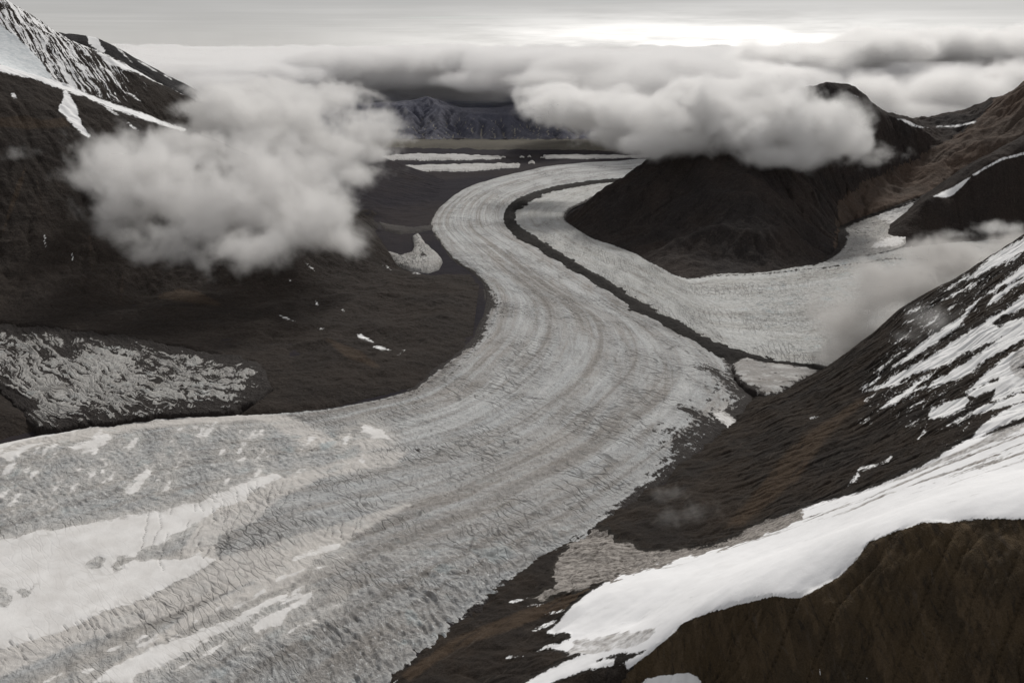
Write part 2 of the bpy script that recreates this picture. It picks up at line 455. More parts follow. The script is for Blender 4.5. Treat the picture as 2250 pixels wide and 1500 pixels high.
SNOW = [
 [(-60, 1202), (100, 1178), (200, 1162), (350, 1130), (450, 1105), (520, 1075), (600, 1046), (615, 1053), (560, 1085), (540, 1110), (480, 1122), (440, 1150), (370, 1192), (312, 1215), (296, 1235), (380, 1237), (440, 1225), (470, 1240), (450, 1256), (380, 1290), (330, 1316), (230, 1356), (120, 1402), (0, 1436), (-60, 1450)],
 [(205, 1508), (240, 1475), (300, 1445), (380, 1410), (450, 1382), (505, 1373), (530, 1356), (580, 1331), (632, 1311), (636, 1320), (575, 1350), (530, 1380), (500, 1395), (440, 1416), (425, 1435), (380, 1451), (350, 1471), (305, 1492), (290, 1510)],
 [(548, 1382), (590, 1360), (625, 1345), (685, 1314), (690, 1321), (645, 1346), (615, 1376), (575, 1391), (562, 1402)],
 [(640, 1242), (680, 1220), (752, 1199), (742, 1213), (690, 1235), (650, 1247)],
 [(440, 1452), (500, 1406), (502, 1416), (460, 1447)],
 [(-10, 968), (80, 945), (200, 925), (330, 908), (500, 898), (430, 908), (330, 922), (200, 938), (80, 962), (0, 985)],
 [(150, 992), (235, 958), (250, 965), (205, 996), (170, 998)], [(275, 990), (300, 968), (295, 985), (285, 995)],
 [(0, 1010), (60, 985), (90, 982), (20, 1022)],
 [(280, 1092), (320, 1030), (335, 1040), (310, 1080), (292, 1096)], [(355, 1090), (375, 1065), (370, 1085)],
 [(800, 940), (835, 950), (860, 975), (820, 970), (795, 955)],
 [(1570, 912), (1590, 908), (1640, 935), (1600, 932)],
]
HOLES = [[(188, 1246), (214, 1224), (236, 1236), (226, 1262), (200, 1264)], [(238, 1252), (262, 1224), (302, 1230), (290, 1247), (250, 1268)],
         [(-20, 1296), (16, 1302), (30, 1325), (20, 1350), (-20, 1350)], [(30, 1308), (85, 1296), (70, 1315), (55, 1325)]]
rr_ = random.Random(5)
for _ in range(110):
    u0 = rr_.uniform(-20, 800); v0 = rr_.uniform(960, 1150) - u0 * .04
    if v0 > 1180 - u0 * .19 or (u0 > 600 and v0 < 985): continue
    l_ = rr_.choice([10, 14, 18, 28]) * rr_.uniform(.7, 1.4); an = math.radians(rr_.uniform(38, 66))
    SNOW.append(streak_poly(u0, v0, u0 + l_ * math.cos(an), v0 - l_ * math.sin(an), l_ * rr_.uniform(.07, .16)))
for _ in range(40):
    u0 = rr_.uniform(100, 760); v0 = 1510 - (u0 - 200) * .40 + rr_.uniform(-60, 70)
    l_ = rr_.uniform(12, 40); SNOW.append(streak_poly(u0, v0, u0 + l_, v0 - l_ * rr_.uniform(.3, .6), l_ * .09))
snow = sdf_many(U, V, SNOW, 40.0)
SLOTS = [[(330, 1130), (322, 1165), (312, 1215)], [(350, 1135), (355, 1165), (330, 1212)], [(380, 1115), (375, 1137)], [(428, 1116), (429, 1130)], [(465, 1100), (476, 1112)],
         [(520, 1090), (528, 1130), (510, 1160), (500, 1200), (480, 1232)], [(545, 1072), (550, 1099)], [(490, 1105), (494, 1147)], [(415, 1150), (405, 1180), (395, 1237)],
         [(560, 1130), (540, 1172)], [(445, 1160), (425, 1192)], [(370, 1178), (350, 1240), (360, 1260)], [(470, 1200), (485, 1240)], [(600, 1070), (585, 1110)], [(640, 1080), (615, 1130)]]
for _ in range(46):
    u0 = rr_.uniform(430, 800); v0 = rr_.uniform(1075, 1215) - (u0 - 500) * .15; dx = rr_.uniform(-14, 16); dy = rr_.uniform(14, 34)
    SLOTS.append([(u0, v0), (u0 + dx * .3, v0 + dy * .5), (u0 + dx, v0 + dy)])
for _ in range(40):
    u0 = rr_.uniform(-10, 520); v0 = 1440 - u0 * .36 + rr_.uniform(-12, 34); dy = rr_.uniform(8, 20)
    SLOTS.append([(u0, v0), (u0 + dy * .8, v0 + dy)])
def polylines(U, V, lines, w=2.1):
    out = np.zeros(U.shape)
    for L_ in lines:
        for (ax, ay), (bx, by) in zip(L_[:-1], L_[1:]):
            m_ = (U > min(ax, bx) - 6) & (U < max(ax, bx) + 6) & (V > min(ay, by) - 6) & (V < max(ay, by) + 6)
            x, y = U[m_], V[m_]; ex, ey = bx - ax, by - ay
            t_ = np.clip(((x - ax) * ex + (y - ay) * ey) / (ex * ex + ey * ey), 0, 1)
            out[m_] = np.maximum(out[m_], 1 - np.hypot(x - ax - t_ * ex, y - ay - t_ * ey) / w)
    return np.clip(out, 0, 1)
slot = polylines(U + 3 * fbm(X / 60, Y / 60, 2, seed=77), V, SLOTS)
hol = sdf_many(U, V, HOLES, 40.0)
snow = np.minimum(snow, np.maximum(-hol, -14) * 1.0 + 4)
Wn = Wd
tm = T * Wd                                    # metres from the left bank
tr = (1 - T) * Wd
up = S / S.max()
# debris along the banks
nb = fbm(S / 700, T * 9, 4, seed=3)
dl = np.interp(V, [340, 400, 460, 560, 600, 640, 700, 780, 850, 905, 1000], [60, 90, 50, 110, 340, 380, 380, 310, 240, 90, 10])
nb2 = fbm(S / 160, T * 60, 4, .6, seed=4); xl = tm / (dl * np.clip(1 + 0.7 * nb + .5 * nb2, .2, 3)); leftside = np.interp(xl, [0, .22, .4, .8, 1.15], [1.1, .9, .42, .36, 0])
# right bank: debris only in the lower part (below the moraine junction)
drr = np.interp(V, [700, 760, 790, 830, 880, 940, 1010, 1080, 1200, 1300, 1500], [35, 50, 220, 340, 400, 330, 200, 110, 70, 90, 70])
rightside = np.interp(tr / (drr * np.clip(1 + 0.7 * nb + .6 * nb2, .15, 3) + 1), [0, .3, .8, 1.2], [1.1, .9, .45, 0])
BANDS = [[(1525, 808), (1570, 812), (1625, 850), (1670, 880), (1655, 910), (1620, 870), (1580, 835)],
         [(1490, 898), (1560, 918), (1640, 935), (1640, 960), (1560, 950), (1520, 915)],
         [(1490, 1030), (1540, 975), (1580, 950), (1600, 1000), (1530, 1040), (1450, 1075), (1400, 1105)],
         [(1590, 770), (1620, 800), (1670, 860), (1660, 880), (1620, 850), (1595, 800)],
         [(1290, 1190), (1340, 1150), (1420, 1085), (1450, 1070), (1440, 1090), (1350, 1170), (1300, 1210)]]
bd = np.clip((sdf_many(U, V, BANDS, 40) + 16) / 26, 0, .85)
deb = np.maximum(np.maximum(leftside, rightside) * 0.95, bd * 0.9)
DIRT = [[(875, 998), (940, 980), (985, 990), (940, 1012)]]
deb = np.maximum(deb, np.clip((sdf_many(U, V, DIRT, 40) + 12) / 50, 0, .45))
deb = np.where(snow > -3, 0, deb)
# rugged zones: upper-left icefall, right-hand seracs
RUG = [[(-100, 1010), (200, 960), (500, 940), (820, 960), (760, 1020), (600, 1050), (350, 1120), (-100, 1190)]]
rug = np.clip((sdf_many(U, V, RUG, 60) + 30) / 60, 0, 1)
rug = np.maximum(rug, np.clip((V - 1080) / 200, 0, 1) * np.clip(1.2 - tr / 1300, 0, 1) * 0.9)
DUST = [[(-60, 1436), (230, 1356), (330, 1316), (470, 1256), (480, 1240), (620, 1250), (560, 1290), (480, 1320), (330, 1370), (150, 1430), (0, 1500), (-60, 1510)],
        [(440, 1150), (480, 1122), (560, 1090), (620, 1055), (760, 1015), (900, 995), (870, 1030), (700, 1065), (600, 1110), (560, 1150), (480, 1180), (470, 1240), (400, 1222)],
        [(470, 1240), (640, 1190), (820, 1140), (900, 1118), (840, 1150), (700, 1235), (640, 1295), (500, 1345), (400, 1390), (220, 1490), (420, 1350), (560, 1290)],
        [(-60, 985), (0, 975), (300, 928), (560, 903), (640, 920), (760, 985), (680, 990), (560, 925), (300, 948), (0, 1010)], [(740, 960), (830, 975), (860, 990), (800, 1000)]]
dust = np.clip((sdf_many(U, V, DUST, 40) + 12) / 22, 0, 1)
rug = np.maximum(rug, 0.12 + 0.2 * np.clip(fbm(X / 900, Y / 900, 3, seed=9) + .2, 0, 1))
# relief
calm = np.clip(1 - (snow + 6) / 14, 0.06, 1)
near = np.clip((16000 - Y) / 9000, 0, 1)
edge = np.minimum(tm, tr)
rel = 60 * np.clip(edge / 500, 0, 1) ** 0.5 - 30
rel += 14 * fbm(X / 800, Y / 800, 4, seed=5)
gx = (S + 120 * fbm(X / 500, Y / 500, 3, seed=11)); gt = T * 3200 + 90 * fbm(X / 300, Y / 300, 3, seed=12)
cre = -fbm(gx / 60, gt / 240, 3, 0.55, seed=21, ridged=True)
ser = -fbm((X + Y * .5) / 55, (Y - X * .5) / 120, 4, 0.55, seed=31, ridged=True)
arc = -fbm((gx + gt * 0.7) / 80, (gt - gx * .7) / 420, 3, 0.5, seed=41, ridged=True)
rbank = np.clip((V - 1120) / 150, 0, 1) * np.clip(1.15 - tr / 1500, 0, 1)
rel += near * calm * (cre * (5 + 5 * rug) + ser * (1.5 + 6 * rug) + arc * 16 * rbank)
lane = 1.15 * fbm(S / 8000 + 3, T * 11, 2, .5, seed=52) + .75 * fbm(S / 6000, T * 30 + .5, 3, .6, seed=53)
lane += .9 * np.exp(-((T - np.interp(V, [400, 600, 800, 1500], [.42, .52, .55, .6])) / .05) ** 2) * np.interp(V, [350, 500, 620, 760], [.6, .8, .7, 0])
lane -= .8 * np.exp(-((T - np.interp(V, [400, 700, 1000], [.75, .8, .86])) / .06) ** 2) * np.interp(V, [700, 800, 950, 1050], [.3, 1, 1, 0])
lane -= np.clip((480 - V) / 150, 0, .5)
lane = lane * np.interp(V, [300, 900, 1200], [1, 1, .9])
rel -= slot * 9
stripe_h = fbm(S / 3000, T * 26, 3, seed=51)
rel += stripe_h * 5 * calm
Zt = Z + rel
FL = np.stack([S, T * np.clip(Wd, 1200, 4200), 0 * S], -1)
o = grid_mesh('glacier', X, Y, Zt, ICE, {'flow': FL, 'snow': snow, 'debris': deb, 'rugged': rug, 'lane': lane, 'dust': dust, 'slot': slot})
tag(o, 'wide grey main glacier sweeping in an S through the valley', kind='structure')

# --- the tributary from the right, flowing beside the moraine
RT = [(2560, 505, 30), (2400, 512, 30), (2250, 520, 30), (2000, 540, 30), (1850, 568, 30), (1700, 593, 30), (1580, 600, 30), (1505, 608, 30), (1440, 580, 30),
      (1380, 548, 30), (1305, 522, 30), (1262, 498, 30), (1243, 480, 30), (1255, 458, 30), (1310, 432, 30), (1380, 400, 30), (1500, 378, 30)]
RB = [(2560, 860, 30), (2400, 850, 30), (2250, 840, 30), (2000, 825, 30), (1880, 815, 30), (1800, 806, 30), (1700, 795, 30), (1610, 775, 30), (1500, 725, 30),
      (1400, 668, 30), (1300, 603, 30), (1205, 548, 30), (1138, 500, 30), (1128, 462, 30), (1190, 422, 30), (1370, 396, 30), (1500, 386, 30)]
X, Y, Z, S, T, Wd = loft(RT, RB, 700, 330, (0.01, 0.01))
U, V = proj(X, Y, Z)
tm = T * Wd; tr = (1 - T) * Wd
deb = np.clip(1.1 - tm / np.interp(U, [1240, 1300, 1500, 1560, 1900], [110, 150, 130, 40, 60]), 0, 1) * 0.85
line = np.abs(V - np.interp(U, [1500, 1560, 1700, 1850, 1950], [612, 606, 601, 585, 570]))
deb = np.maximum(deb, np.clip(1 - line / 5, 0, 1) * 0.62 * (U > 1500))
deb = np.maximum(deb, np.clip(1.05 - tr / 90, 0, 1) * .8)
pale = [[(1800, 560), (2000, 545), (2250, 530), (2300, 600), (2250, 820), (1900, 800), (1750, 740), (1650, 690), (1700, 620)]]
rug = np.clip((sdf_many(U, V, pale, 60) + 60) / 90, 0.2, 0.8)
rel = 30 * np.clip(np.minimum(tm, tr) / 400, 0, 1) ** .5 - 15 + 12 * fbm(X / 700, Y / 700, 4, seed=6)
rel -= fbm(S / 70, T * 14, 3, .55, seed=22, ridged=True) * 7 + fbm(X / 90, Y / 90, 4, .6, seed=32, ridged=True) * (4 + 13 * rug)
o = grid_mesh('glacier', X, Y, Z + rel, ICE_R, {'flow': np.stack([S, T * np.clip(Wd, 900, 3500), 0 * S], -1), 'snow': 0 * S - 40, 'debris': deb, 'rugged': rug, 'lane': .8 * fbm(S / 6000, T * 10, 3, .6, seed=54) - .1})
tag(o, 'pale tributary glacier joining from the right beside the dark moraine', kind='structure')

# --- the medial moraine: a low ridge of dark rubble between the two
MO = [(1500, 385, 3), (1385, 393, 3.5), (1290, 403, 4.5), (1205, 420, 6), (1142, 446, 9), (1120, 474, 10), (1135, 503, 10), (1190, 538, 9), (1262, 583, 10), (1335, 628, 12),
      (1410, 678, 15), (1500, 726, 15), (1580, 768, 15), (1650, 790, 12), (1730, 802, 9), (1830, 814, 7)]
ml, mr = [], []
for i, (u, v, w) in enumerate(MO):
    a_ = MO[max(i - 1, 0)]; b_ = MO[min(i + 1, len(MO) - 1)]
    dx, dy = b_[0] - a_[0], b_[1] - a_[1]; L_ = math.hypot(dx, dy); nx, ny = -dy / L_, dx / L_
    w_ = w * 1.25
    ml.append((u + nx * w_, v + ny * w_, 34)); mr.append((u - nx * w_, v - ny * w_, 34))
DEB = rock_material('moraine_rubble', (0.010, 0.009, 0.009), (0.017, 0.0148, 0.014), size=0.5, warm=(0.04, 0.03, 0.024), streak=0.3)
X, Y, Z, S, T, Wd = loft(ml, mr, 800, 26, (0.06, 0.06))
wob = fbm(X / 160, Y / 160, 5, .6, seed=61)
ridge = np.clip(1 - np.abs(T - .5 + .12 * fbm(X / 400, Y / 400, 3, seed=63)) * 2 * (1.05 + .5 * wob), -0.35, 1)
zz = Z - 12 + 46 * np.clip(ridge, -.5, 1) ** 1.0 + 6 * fbm(X / 60, Y / 60, 3, seed=62) * np.clip(ridge, 0, 1)
o = grid_mesh('medial_moraine', X, Y, zz, DEB, {'snow': 0 * S - 40})
tag(o, 'dark medial moraine of rock rubble winding between the two glaciers', kind='structure')

# --- pale silted snow basin below the moraine fork
def sheet(name, poly, z, mat, label, step=2.6, extra=None, lift=25, edge=10., pad=12, kind='structure', jag=None):
    """a low sheet of ice or snow whose outline is `poly` (pixels); it thins out and dives under the ground at its rim"""
    pl = np.array(poly, float); lo = pl.min(0) - pad; hi = pl.max(0) + pad
    uu, vv = np.meshgrid(np.arange(lo[0], hi[0], step), np.arange(lo[1], hi[1], step * .8))
    zf = z(uu, vv) if callable(z) else z + 0 * uu
    G = P(uu, vv, z=zf)
    X, Y, Z = G[..., 0], G[..., 1], G[..., 2]
    d = sdf(uu, vv, pl, 60) + (5 * min(1, edge / 8) if jag is None else jag) * fbm(X / 260, Y / 260, 4, seed=71)
    Z2 = Z + np.where(d > 0, lift * np.clip(d / edge, 0, 1) ** .6, d * max(4, lift * .8))
    at = {'flow': np.stack([X, Y, 0 * X], -1), 'snow': 0 * X - 40, 'debris': np.clip(-d / 6 + .35, 0, 1), 'rugged': 0 * X + .2}
    if extra: at.update(extra(uu, vv, X, Y, d))
    if 'dz' in at: Z2 = Z2 + at.pop('dz')
    keep = (d[:-1, :-1] > -8)
    o = grid_mesh(name, X, Y, Z2, mat, at, keep)
    tag(o, label, kind=kind)
    return o
SILT = glacier_material('silted_snow', clean=(0.27, 0.255, 0.24), dirty=(0.20, 0.185, 0.172), crack=0.15, relief=0.3)
sheet('snow_basin', [(1612, 800), (1640, 783), (1700, 797), (1760, 806), (1815, 812), (1770, 838), (1720, 862), (1690, 870), (1640, 850), (1612, 825)], 45, SILT,
      'flat dirty snow basin wedged below the end of the dark moraine', extra=lambda uu, vv, X, Y, d: {'lane': 1.3 * fbm((uu + vv * 2) / 90, (vv - uu * .15) / 9, 4, .6, seed=72),
          'debris': np.clip(.75 - d / 14, 0, 1) + np.clip(fbm((uu + 3 * vv) / 70, vv / 8, 4, .6, seed=73) * .9 - .05, 0, .5)})

# --- dirty crevassed glacier under the left mountain
def d_left(uu, vv, X, Y, d):
    flow = np.stack([X, Y, 0 * X], -1)
    wu = uu + 16 * fbm(uu / 120, vv / 70, 4, .65, seed=81); wv = vv + 9 * fbm(uu / 90, vv / 60, 4, .65, seed=84)
    r = np.hypot(wu - 560, (wv - 600) * 1.7); an = np.arctan2((wv - 600) * 1.7, wu - 560)
    k = fbm(r / 17, an * 3.2, 5, .78, seed=82, ridged=True)
    k2 = fbm(wu / 44, wv / 13, 5, .75, seed=83, ridged=True)
    k3 = fbm(wu / 16, wv / 10, 4, .7, seed=85, ridged=True)
    blend = np.clip((uu - 380) / 160, 0, 1) * .7
    k = -(k * (1 - blend) + k2 * blend) * .72 - k3 * .3
    big = fbm(uu / 120, vv / 45, 4, .6, seed=86)
    dirt = np.clip(1.0 - (vv - 715) / 110, 0, 1.0) + np.clip((uu - 400) / 330, 0, .6) + np.clip((75 - np.hypot(uu - 10, (vv - 885))) / 60, 0, .7) + np.clip((30 - d) / 40, 0, .6) + .35 * big
    deb = np.clip(dirt * .8 + np.clip(-k * 1.15 - .1, -0.25, .8), 0, 1.2)
    f1 = r / 21; deb = np.maximum(deb, np.clip(-d / 6 + .8, 0, 1))
    flow = np.stack([f1 * 110, an * 2200., 0 * X], -1)
    return {'flow': flow, 'debris': deb, 'rugged': 0 * X + .35, 'dz': k * 16}
sheet('glacier', [(-260, 690), (0, 712), (120, 722), (300, 742), (420, 765), (520, 782), (575, 800), (600, 850), (560, 885), (500, 899), (300, 915), (150, 934), (80, 942), (50, 905), (0, 858), (-260, 840)],
      lambda u, v: 60 + 0 * u, ICE_D, 'dirty crevassed side glacier at the foot of the left mountain', 2.0, d_left, lift=30, edge=26)

# --- small curled tongue behind the left shoulder, and the thin moraine arc above it
sheet('glacier', [(822, 543), (850, 552), (880, 560), (905, 555), (912, 540), (908, 518), (918, 512), (935, 535), (960, 555), (970, 570), (962, 585), (940, 592), (905, 587), (870, 575), (845, 560)],
      40, ICE_D, 'small curled glacier tongue behind the shoulder of the left mountain', 1.6,
      lambda uu, vv, X, Y, d: {'rugged': 0 * X + .1, 'debris': np.clip(fbm(d / 5, uu / 90, 3, seed=91) * .7 + .22 - np.clip(d / 60, 0, .1), 0, 1), 'flow': np.stack([X, Y, 0 * X], -1)}, lift=40, edge=7, jag=1.0)
GREY = ground_material('grey_gravel', (0.06, 0.056, 0.056), (0.09, 0.083, 0.078), (0.12, 0.11, 0.10))
sheet('moraine_ridge', [(835, 488), (870, 496), (910, 499), (950, 494), (952, 498), (915, 506), (880, 508), (845, 500)], 25, GREY, 'thin pale moraine arc across the dark ground behind the left mountain', 1.6, lift=18, edge=4, jag=.8)

# --- far bands: white ice strips on the dark debris-covered ice
WHITE = glacier_material('white_ice', clean=(0.52, 0.51, 0.50), dirty=(0.40, 0.385, 0.37), crack=0.25, relief=1.0)
far_x = lambda uu, vv, X, Y, d: {'rugged': 0 * X + .1, 'debris': np.clip(.1 - d / 4, 0, .8)}
sheet('ice_band', [(797, 350), (870, 340), (920, 338), (1000, 339), (1095, 343), (1100, 346), (1000, 347), (900, 347), (860, 348), (805, 354)], 30, WHITE,
      'long white ice band across the dark debris plain, the upper left one', 1.3, far_x, lift=30, edge=4, pad=5, jag=1.2)
sheet('ice_band', [(828, 366), (900, 363), (1000, 361), (1100, 359), (1130, 360), (1140, 363), (1090, 366), (1030, 373), (960, 371), (900, 374), (850, 376)], 30, WHITE,
      'long white ice band across the dark debris plain, the lower one', 1.3, far_x, lift=30, edge=4, pad=5, jag=1.2)
sheet('ice_band', [(1195, 341), (1260, 340), (1350, 341), (1420, 340), (1425, 342), (1330, 344), (1250, 344), (1200, 344)], 30, WHITE,
      'thin white ice band on the dark plain near the central mountain', 1.3, far_x, lift=30, edge=3, pad=5, jag=.8)
RIVER = ground_material('river_gravel', (0.10, 0.092, 0.078), (0.13, 0.12, 0.10), (0.085, 0.08, 0.075))
sheet('gravel_plain', [(560, 312), (760, 309), (950, 306), (1250, 306), (1500, 309), (1750, 312), (1750, 338), (1400, 330), (1250, 327), (1000, 324), (840, 321), (560, 324)],
      15, RIVER, 'pale gravel river plain below the far mountains', 4, lift=30, edge=3, pad=6)
# ice lumps standing out of the debris plain
for (u, v, w, hh) in [(1137, 361, 6, 40), (1168, 357, 7, 60), (1147, 345, 5, 35), (1163, 344, 4, 45), (1106, 345, 5, 30), (1190, 346, 3, 25)]:
    c = P(u, v, z=10.)
    r_ = w * c[1] / FPX
    uu, vv = np.meshgrid(np.linspace(-1, 1, 14), np.linspace(-1, 1, 14))
    rr = np.hypot(uu, vv)
    zz = 10 + hh * 0.95 * (np.clip(1 - rr, -.3, 1) + .35 * fbm(uu * 1.5 + u, vv * 1.5 + v, 3, seed=7) * (rr < 1))
    o = grid_mesh('ice_mound', c[0] + uu * r_, c[1] + vv * r_ * 2.4, zz, WHITE, {'flow': np.stack([uu * r_, vv * r_, 0 * uu], -1), 'snow': 0 * uu - 40, 'debris': 0 * uu, 'rugged': 0 * uu + .1})
    px[(u, v)] = o
for key, lab in {(1137, 361): 'white ice mound at the right end of the lower white ice band', (1168, 357): 'tallest white ice mound, alone on the dark debris plain',
                 (1147, 345): 'left of the twin white ice mounds between the two upper ice bands', (1163, 344): 'right of the twin white ice mounds between the two upper ice bands',
                 (1106, 345): 'white ice mound touching the right end of the upper left ice band', (1190, 346): 'smallest white ice mound beside the thin right ice band'}.items():
    tag(px[key], lab, 'ice mound', 'ice mounds on the far debris plain')

# --- the valley ground, one sheet out past the horizon
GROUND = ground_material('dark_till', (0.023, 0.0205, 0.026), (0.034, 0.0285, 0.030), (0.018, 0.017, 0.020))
uu, vv = np.meshgrid(np.linspace(-1400, 3600, 420), np.concatenate([np.array([100.6, 102, 104, 108, 114, 122, 132, 144, 158]), np.arange(172, 700, 2.6), np.arange(700, 2500, 9)]))
G = P(uu, vv, z=0.)
X, Y = G[..., 0], G[..., 1]
zg = 9 * fbm(X / 900, Y / 900, 4, seed=15) - 8
zg += np.clip((Y - 45000) / 40000, 0, 1) * 500 * np.clip(fbm(X / 15000, Y / 15000, 4, seed=16), -.2, 1)
# low swells on the debris flats and the dark ice-cored ground left of the bend
zg += 22 * np.clip(fbm(X / 1500, Y / 500, 4, seed=17), -.4, 1) * (Y > 18000)
o = grid_mesh('ground', X, Y, zg, GROUND, {'plain': np.clip((Y - 36000) / 6000, 0, 1)})  # mask of the painted haze tint, growing with distance
tag(o, 'dark stony valley floor reaching to the horizon', kind='structure')

# ------------------------------------------------------------------ mountains: height fields through surveyed points, then eroded
def rbf(pts, qx, qy, smooth=0.0):
    p = pts[:, :2] / 1000.; z = pts[:, 2]
    n = len(p)
    D = np.linalg.norm(p[:, None] - p[None], axis=2)
    A = np.zeros((n + 3, n + 3)); A[:n, :n] = D - smooth * np.eye(n)
    A[:n, n] = 1; A[:n, n + 1:] = p; A[n, :n] = 1; A[n + 1:, :n] = p.T
    w = np.linalg.lstsq(A, np.concatenate([z, [0, 0, 0]]), rcond=None)[0]
    q = np.stack([qx.ravel(), qy.ravel()], -1) / 1000.
    out = np.empty(len(q))
    for i in range(0, len(q), 40000):
        c = q[i:i + 40000]
        out[i:i + 40000] = np.sqrt(((c[:, None] - p[None]) ** 2).sum(-1)) @ w[:n] + w[n] + c @ w[n + 1:]
    return out.reshape(qx.shape)

def erode(h, dx, mask, iters=70, K=0.5, m=0.45, talus=0.9, seed=0):
    """stream-power wear with area gathered down the steepest neighbour: cuts branching gullies, spares crests"""
    n0, n1 = h.shape
    idx = np.arange(n0 * n1).reshape(n0, n1)
    offs = [(-1, -1), (-1, 0), (-1, 1), (0, -1), (0, 1), (1, -1), (1, 0), (1, 1)]
    A = np.ones(h.size)
    for it in range(iters):
        hp = np.pad(h, 1, mode='edge'); ip = np.pad(idx, 1, mode='edge')
        best = np.zeros(h.shape); rc = idx.copy(); hr = h.copy()
        for dy, dx_ in offs:
            q = hp[1 + dy:1 + dy + n0, 1 + dx_:1 + dx_ + n1]
            s = (h - q) / (dx * math.hypot(dy, dx_))
            b = s > best
            best = np.where(b, s, best); rc = np.where(b, ip[1 + dy:1 + dy + n0, 1 + dx_:1 + dx_ + n1], rc); hr = np.where(b, q, hr)
        A = 1 + np.bincount(rc.ravel(), weights=np.where(rc.ravel() == idx.ravel(), 0, A), minlength=h.size)
        cut = K * dx * 0.02 * (A.reshape(h.shape) ** m) * best
        h = h - mask * np.minimum(cut, 0.45 * (h - hr))
        if it % 6 == 5:
            hp = np.pad(h, 1, mode='edge')
            lap = (hp[:-2, 1:-1] + hp[2:, 1:-1] + hp[1:-1, :-2] + hp[1:-1, 2:]) / 4 - h
            h = h + mask * 0.12 * lap
    return h, A.reshape(h.shape)

def dense(pts, step=350.):
    """a polyline of world points with points added along it"""
    out = [pts[0]]
    for a, b in zip(pts[:-1], pts[1:]):
        n = max(1, int(np.linalg.norm(b[:2] - a[:2]) // step))
        for k in range(1, n + 1): out.append(a + (b - a) * k / n)
    return out
def line(*pts, step=350.):
    """points (u, v, 'z'|'Y', value)"""
    return dense([P(u, v, z=float(q)) if k == 'z' else P(u, v, Y=float(q)) for u, v, k, q in pts], step)

def mountain(lines, bounds, res, foot=None, foot_z=0.0, iters=70, K=0.5, rough=30., rscale=500., seed=0, mask_fn=None, slope=0.35, detail=8.):
    x0, x1, y0, y1 = bounds
    X, Y = np.meshgrid(np.arange(x0, x1, res), np.arange(y0, y1, res))
    pts = np.array([p for l in lines for p in l])
    h = rbf(pts, X, Y)
    mask = np.ones_like(h)
    if foot is not None:
        d = sdf(X, Y, foot, 4000.)
        h = np.where(d < 0, np.minimum(h, foot_z + d * slope), np.maximum(h, foot_z - 5 + np.minimum(d * 0.08, 25)))
        amp = np.clip(d / 500, 0, 1)
    else:
        amp = 1.0
    if mask_fn is not None: mask = mask_fn(X, Y, h)
    h = h + amp * mask * rough * fbm(X / rscale, Y / rscale, 6, .55, seed=seed, ridged=True)
    h, A = erode(h, res, mask, iters, K)
    h = h + detail * mask * fbm(X / (res * 7), Y / (res * 7), 3, .6, seed=seed + 5, ridged=True)
    return X, Y, h, A

def world_poly(pts):
    return np.array([(P(u, v, z=float(z)))[:2] for u, v, z in pts])

# --- left mountain
A_foot = world_poly([(-1500, 640, 0), (-300, 690, 60), (0, 706, 60), (200, 728, 60), (400, 760, 60), (560, 795, 60), (590, 850, 30), (540, 904, 20), (640, 905, 0), (763, 882, 0), (903, 846, 0), (1001, 776, 0), (1050, 706, 0), (1063, 645, 0), (1036, 603, 0),
                     (965, 606, 0), (940, 608, 0), (880, 592, 0), (832, 556, 0), (805, 520, 0)] )
back = np.array([(-2200., 19500.), (-3000., 25000.), (-16000., 25000.), (-16000, 10000.)])
A_foot = np.vstack([A_foot, back])
A_lines = [
    line((-900, -60, 'Y', 13500), (-300, 60, 'Y', 14500), (0, 147, 'Y', 15500), (75, 165, 'Y', 15700), (150, 195, 'Y', 16000), (230, 222, 'Y', 16200), (310, 250, 'Y', 16400), (400, 282, 'Y', 16500), (500, 325, 'Y', 16000), (600, 372, 'Y', 15500),
         (700, 425, 'Y', 14900), (755, 458, 'Y', 14500), (800, 512, 'Y', 14000), (828, 556, 'Y', 13600), (870, 592, 'z', 10)),
    line((-300, 690, 'z', 70), (0, 705, 'z', 70), (200, 728, 'z', 70), (400, 760, 'z', 60), (560, 800, 'z', 40), (620, 890, 'z', 20), (760, 870, 'z', 15), (900, 835, 'z', 15), (990, 770, 'z', 15), (1040, 700, 'z', 15), (1048, 640, 'z', 15), (1005, 600, 'z', 15), (940, 596, 'z', 15)),
    line((330, 655, 'Y', 11800), (400, 648, 'Y', 11900), (470, 668, 'Y', 11700)),
    line((620, 700, 'Y', 11000), (720, 740, 'Y', 10400)),
    line((960, 585, 'z', 0), (900, 535, 'z', 0), (830, 490, 'z', 0), (770, 440, 'z', 0)), [np.array([-1500., 17500., 0.]), np.array([-1800., 19500., 0.])],
    # basin of the icefall behind the front crest
    line((-300, -10, 'Y', 17300), (0, 120, 'Y', 17300), (110, 185, 'Y', 17300), (200, 225, 'Y', 17400), (320, 270, 'Y', 17700), (450, 330, 'Y', 17700)),
    line((-700, -250, 'Y', 18000), (-300, -140, 'Y', 18200), (0, -12, 'Y', 18700), (60, 28, 'Y', 18900), (110, 68, 'Y', 19000), (175, 103, 'Y', 19000), (215, 115, 'Y', 19100), (260, 135, 'Y', 19200), (300, 158, 'Y', 19200), (345, 182, 'Y', 19300), (420, 216, 'Y', 19400), (520, 268, 'Y', 19300), (650, 345, 'Y', 19000)),
    line((-700, 60, 'Y', 22500), (0, 180, 'Y', 22500), (400, 320, 'Y', 22000), (700, 400, 'Y', 21000)),
]
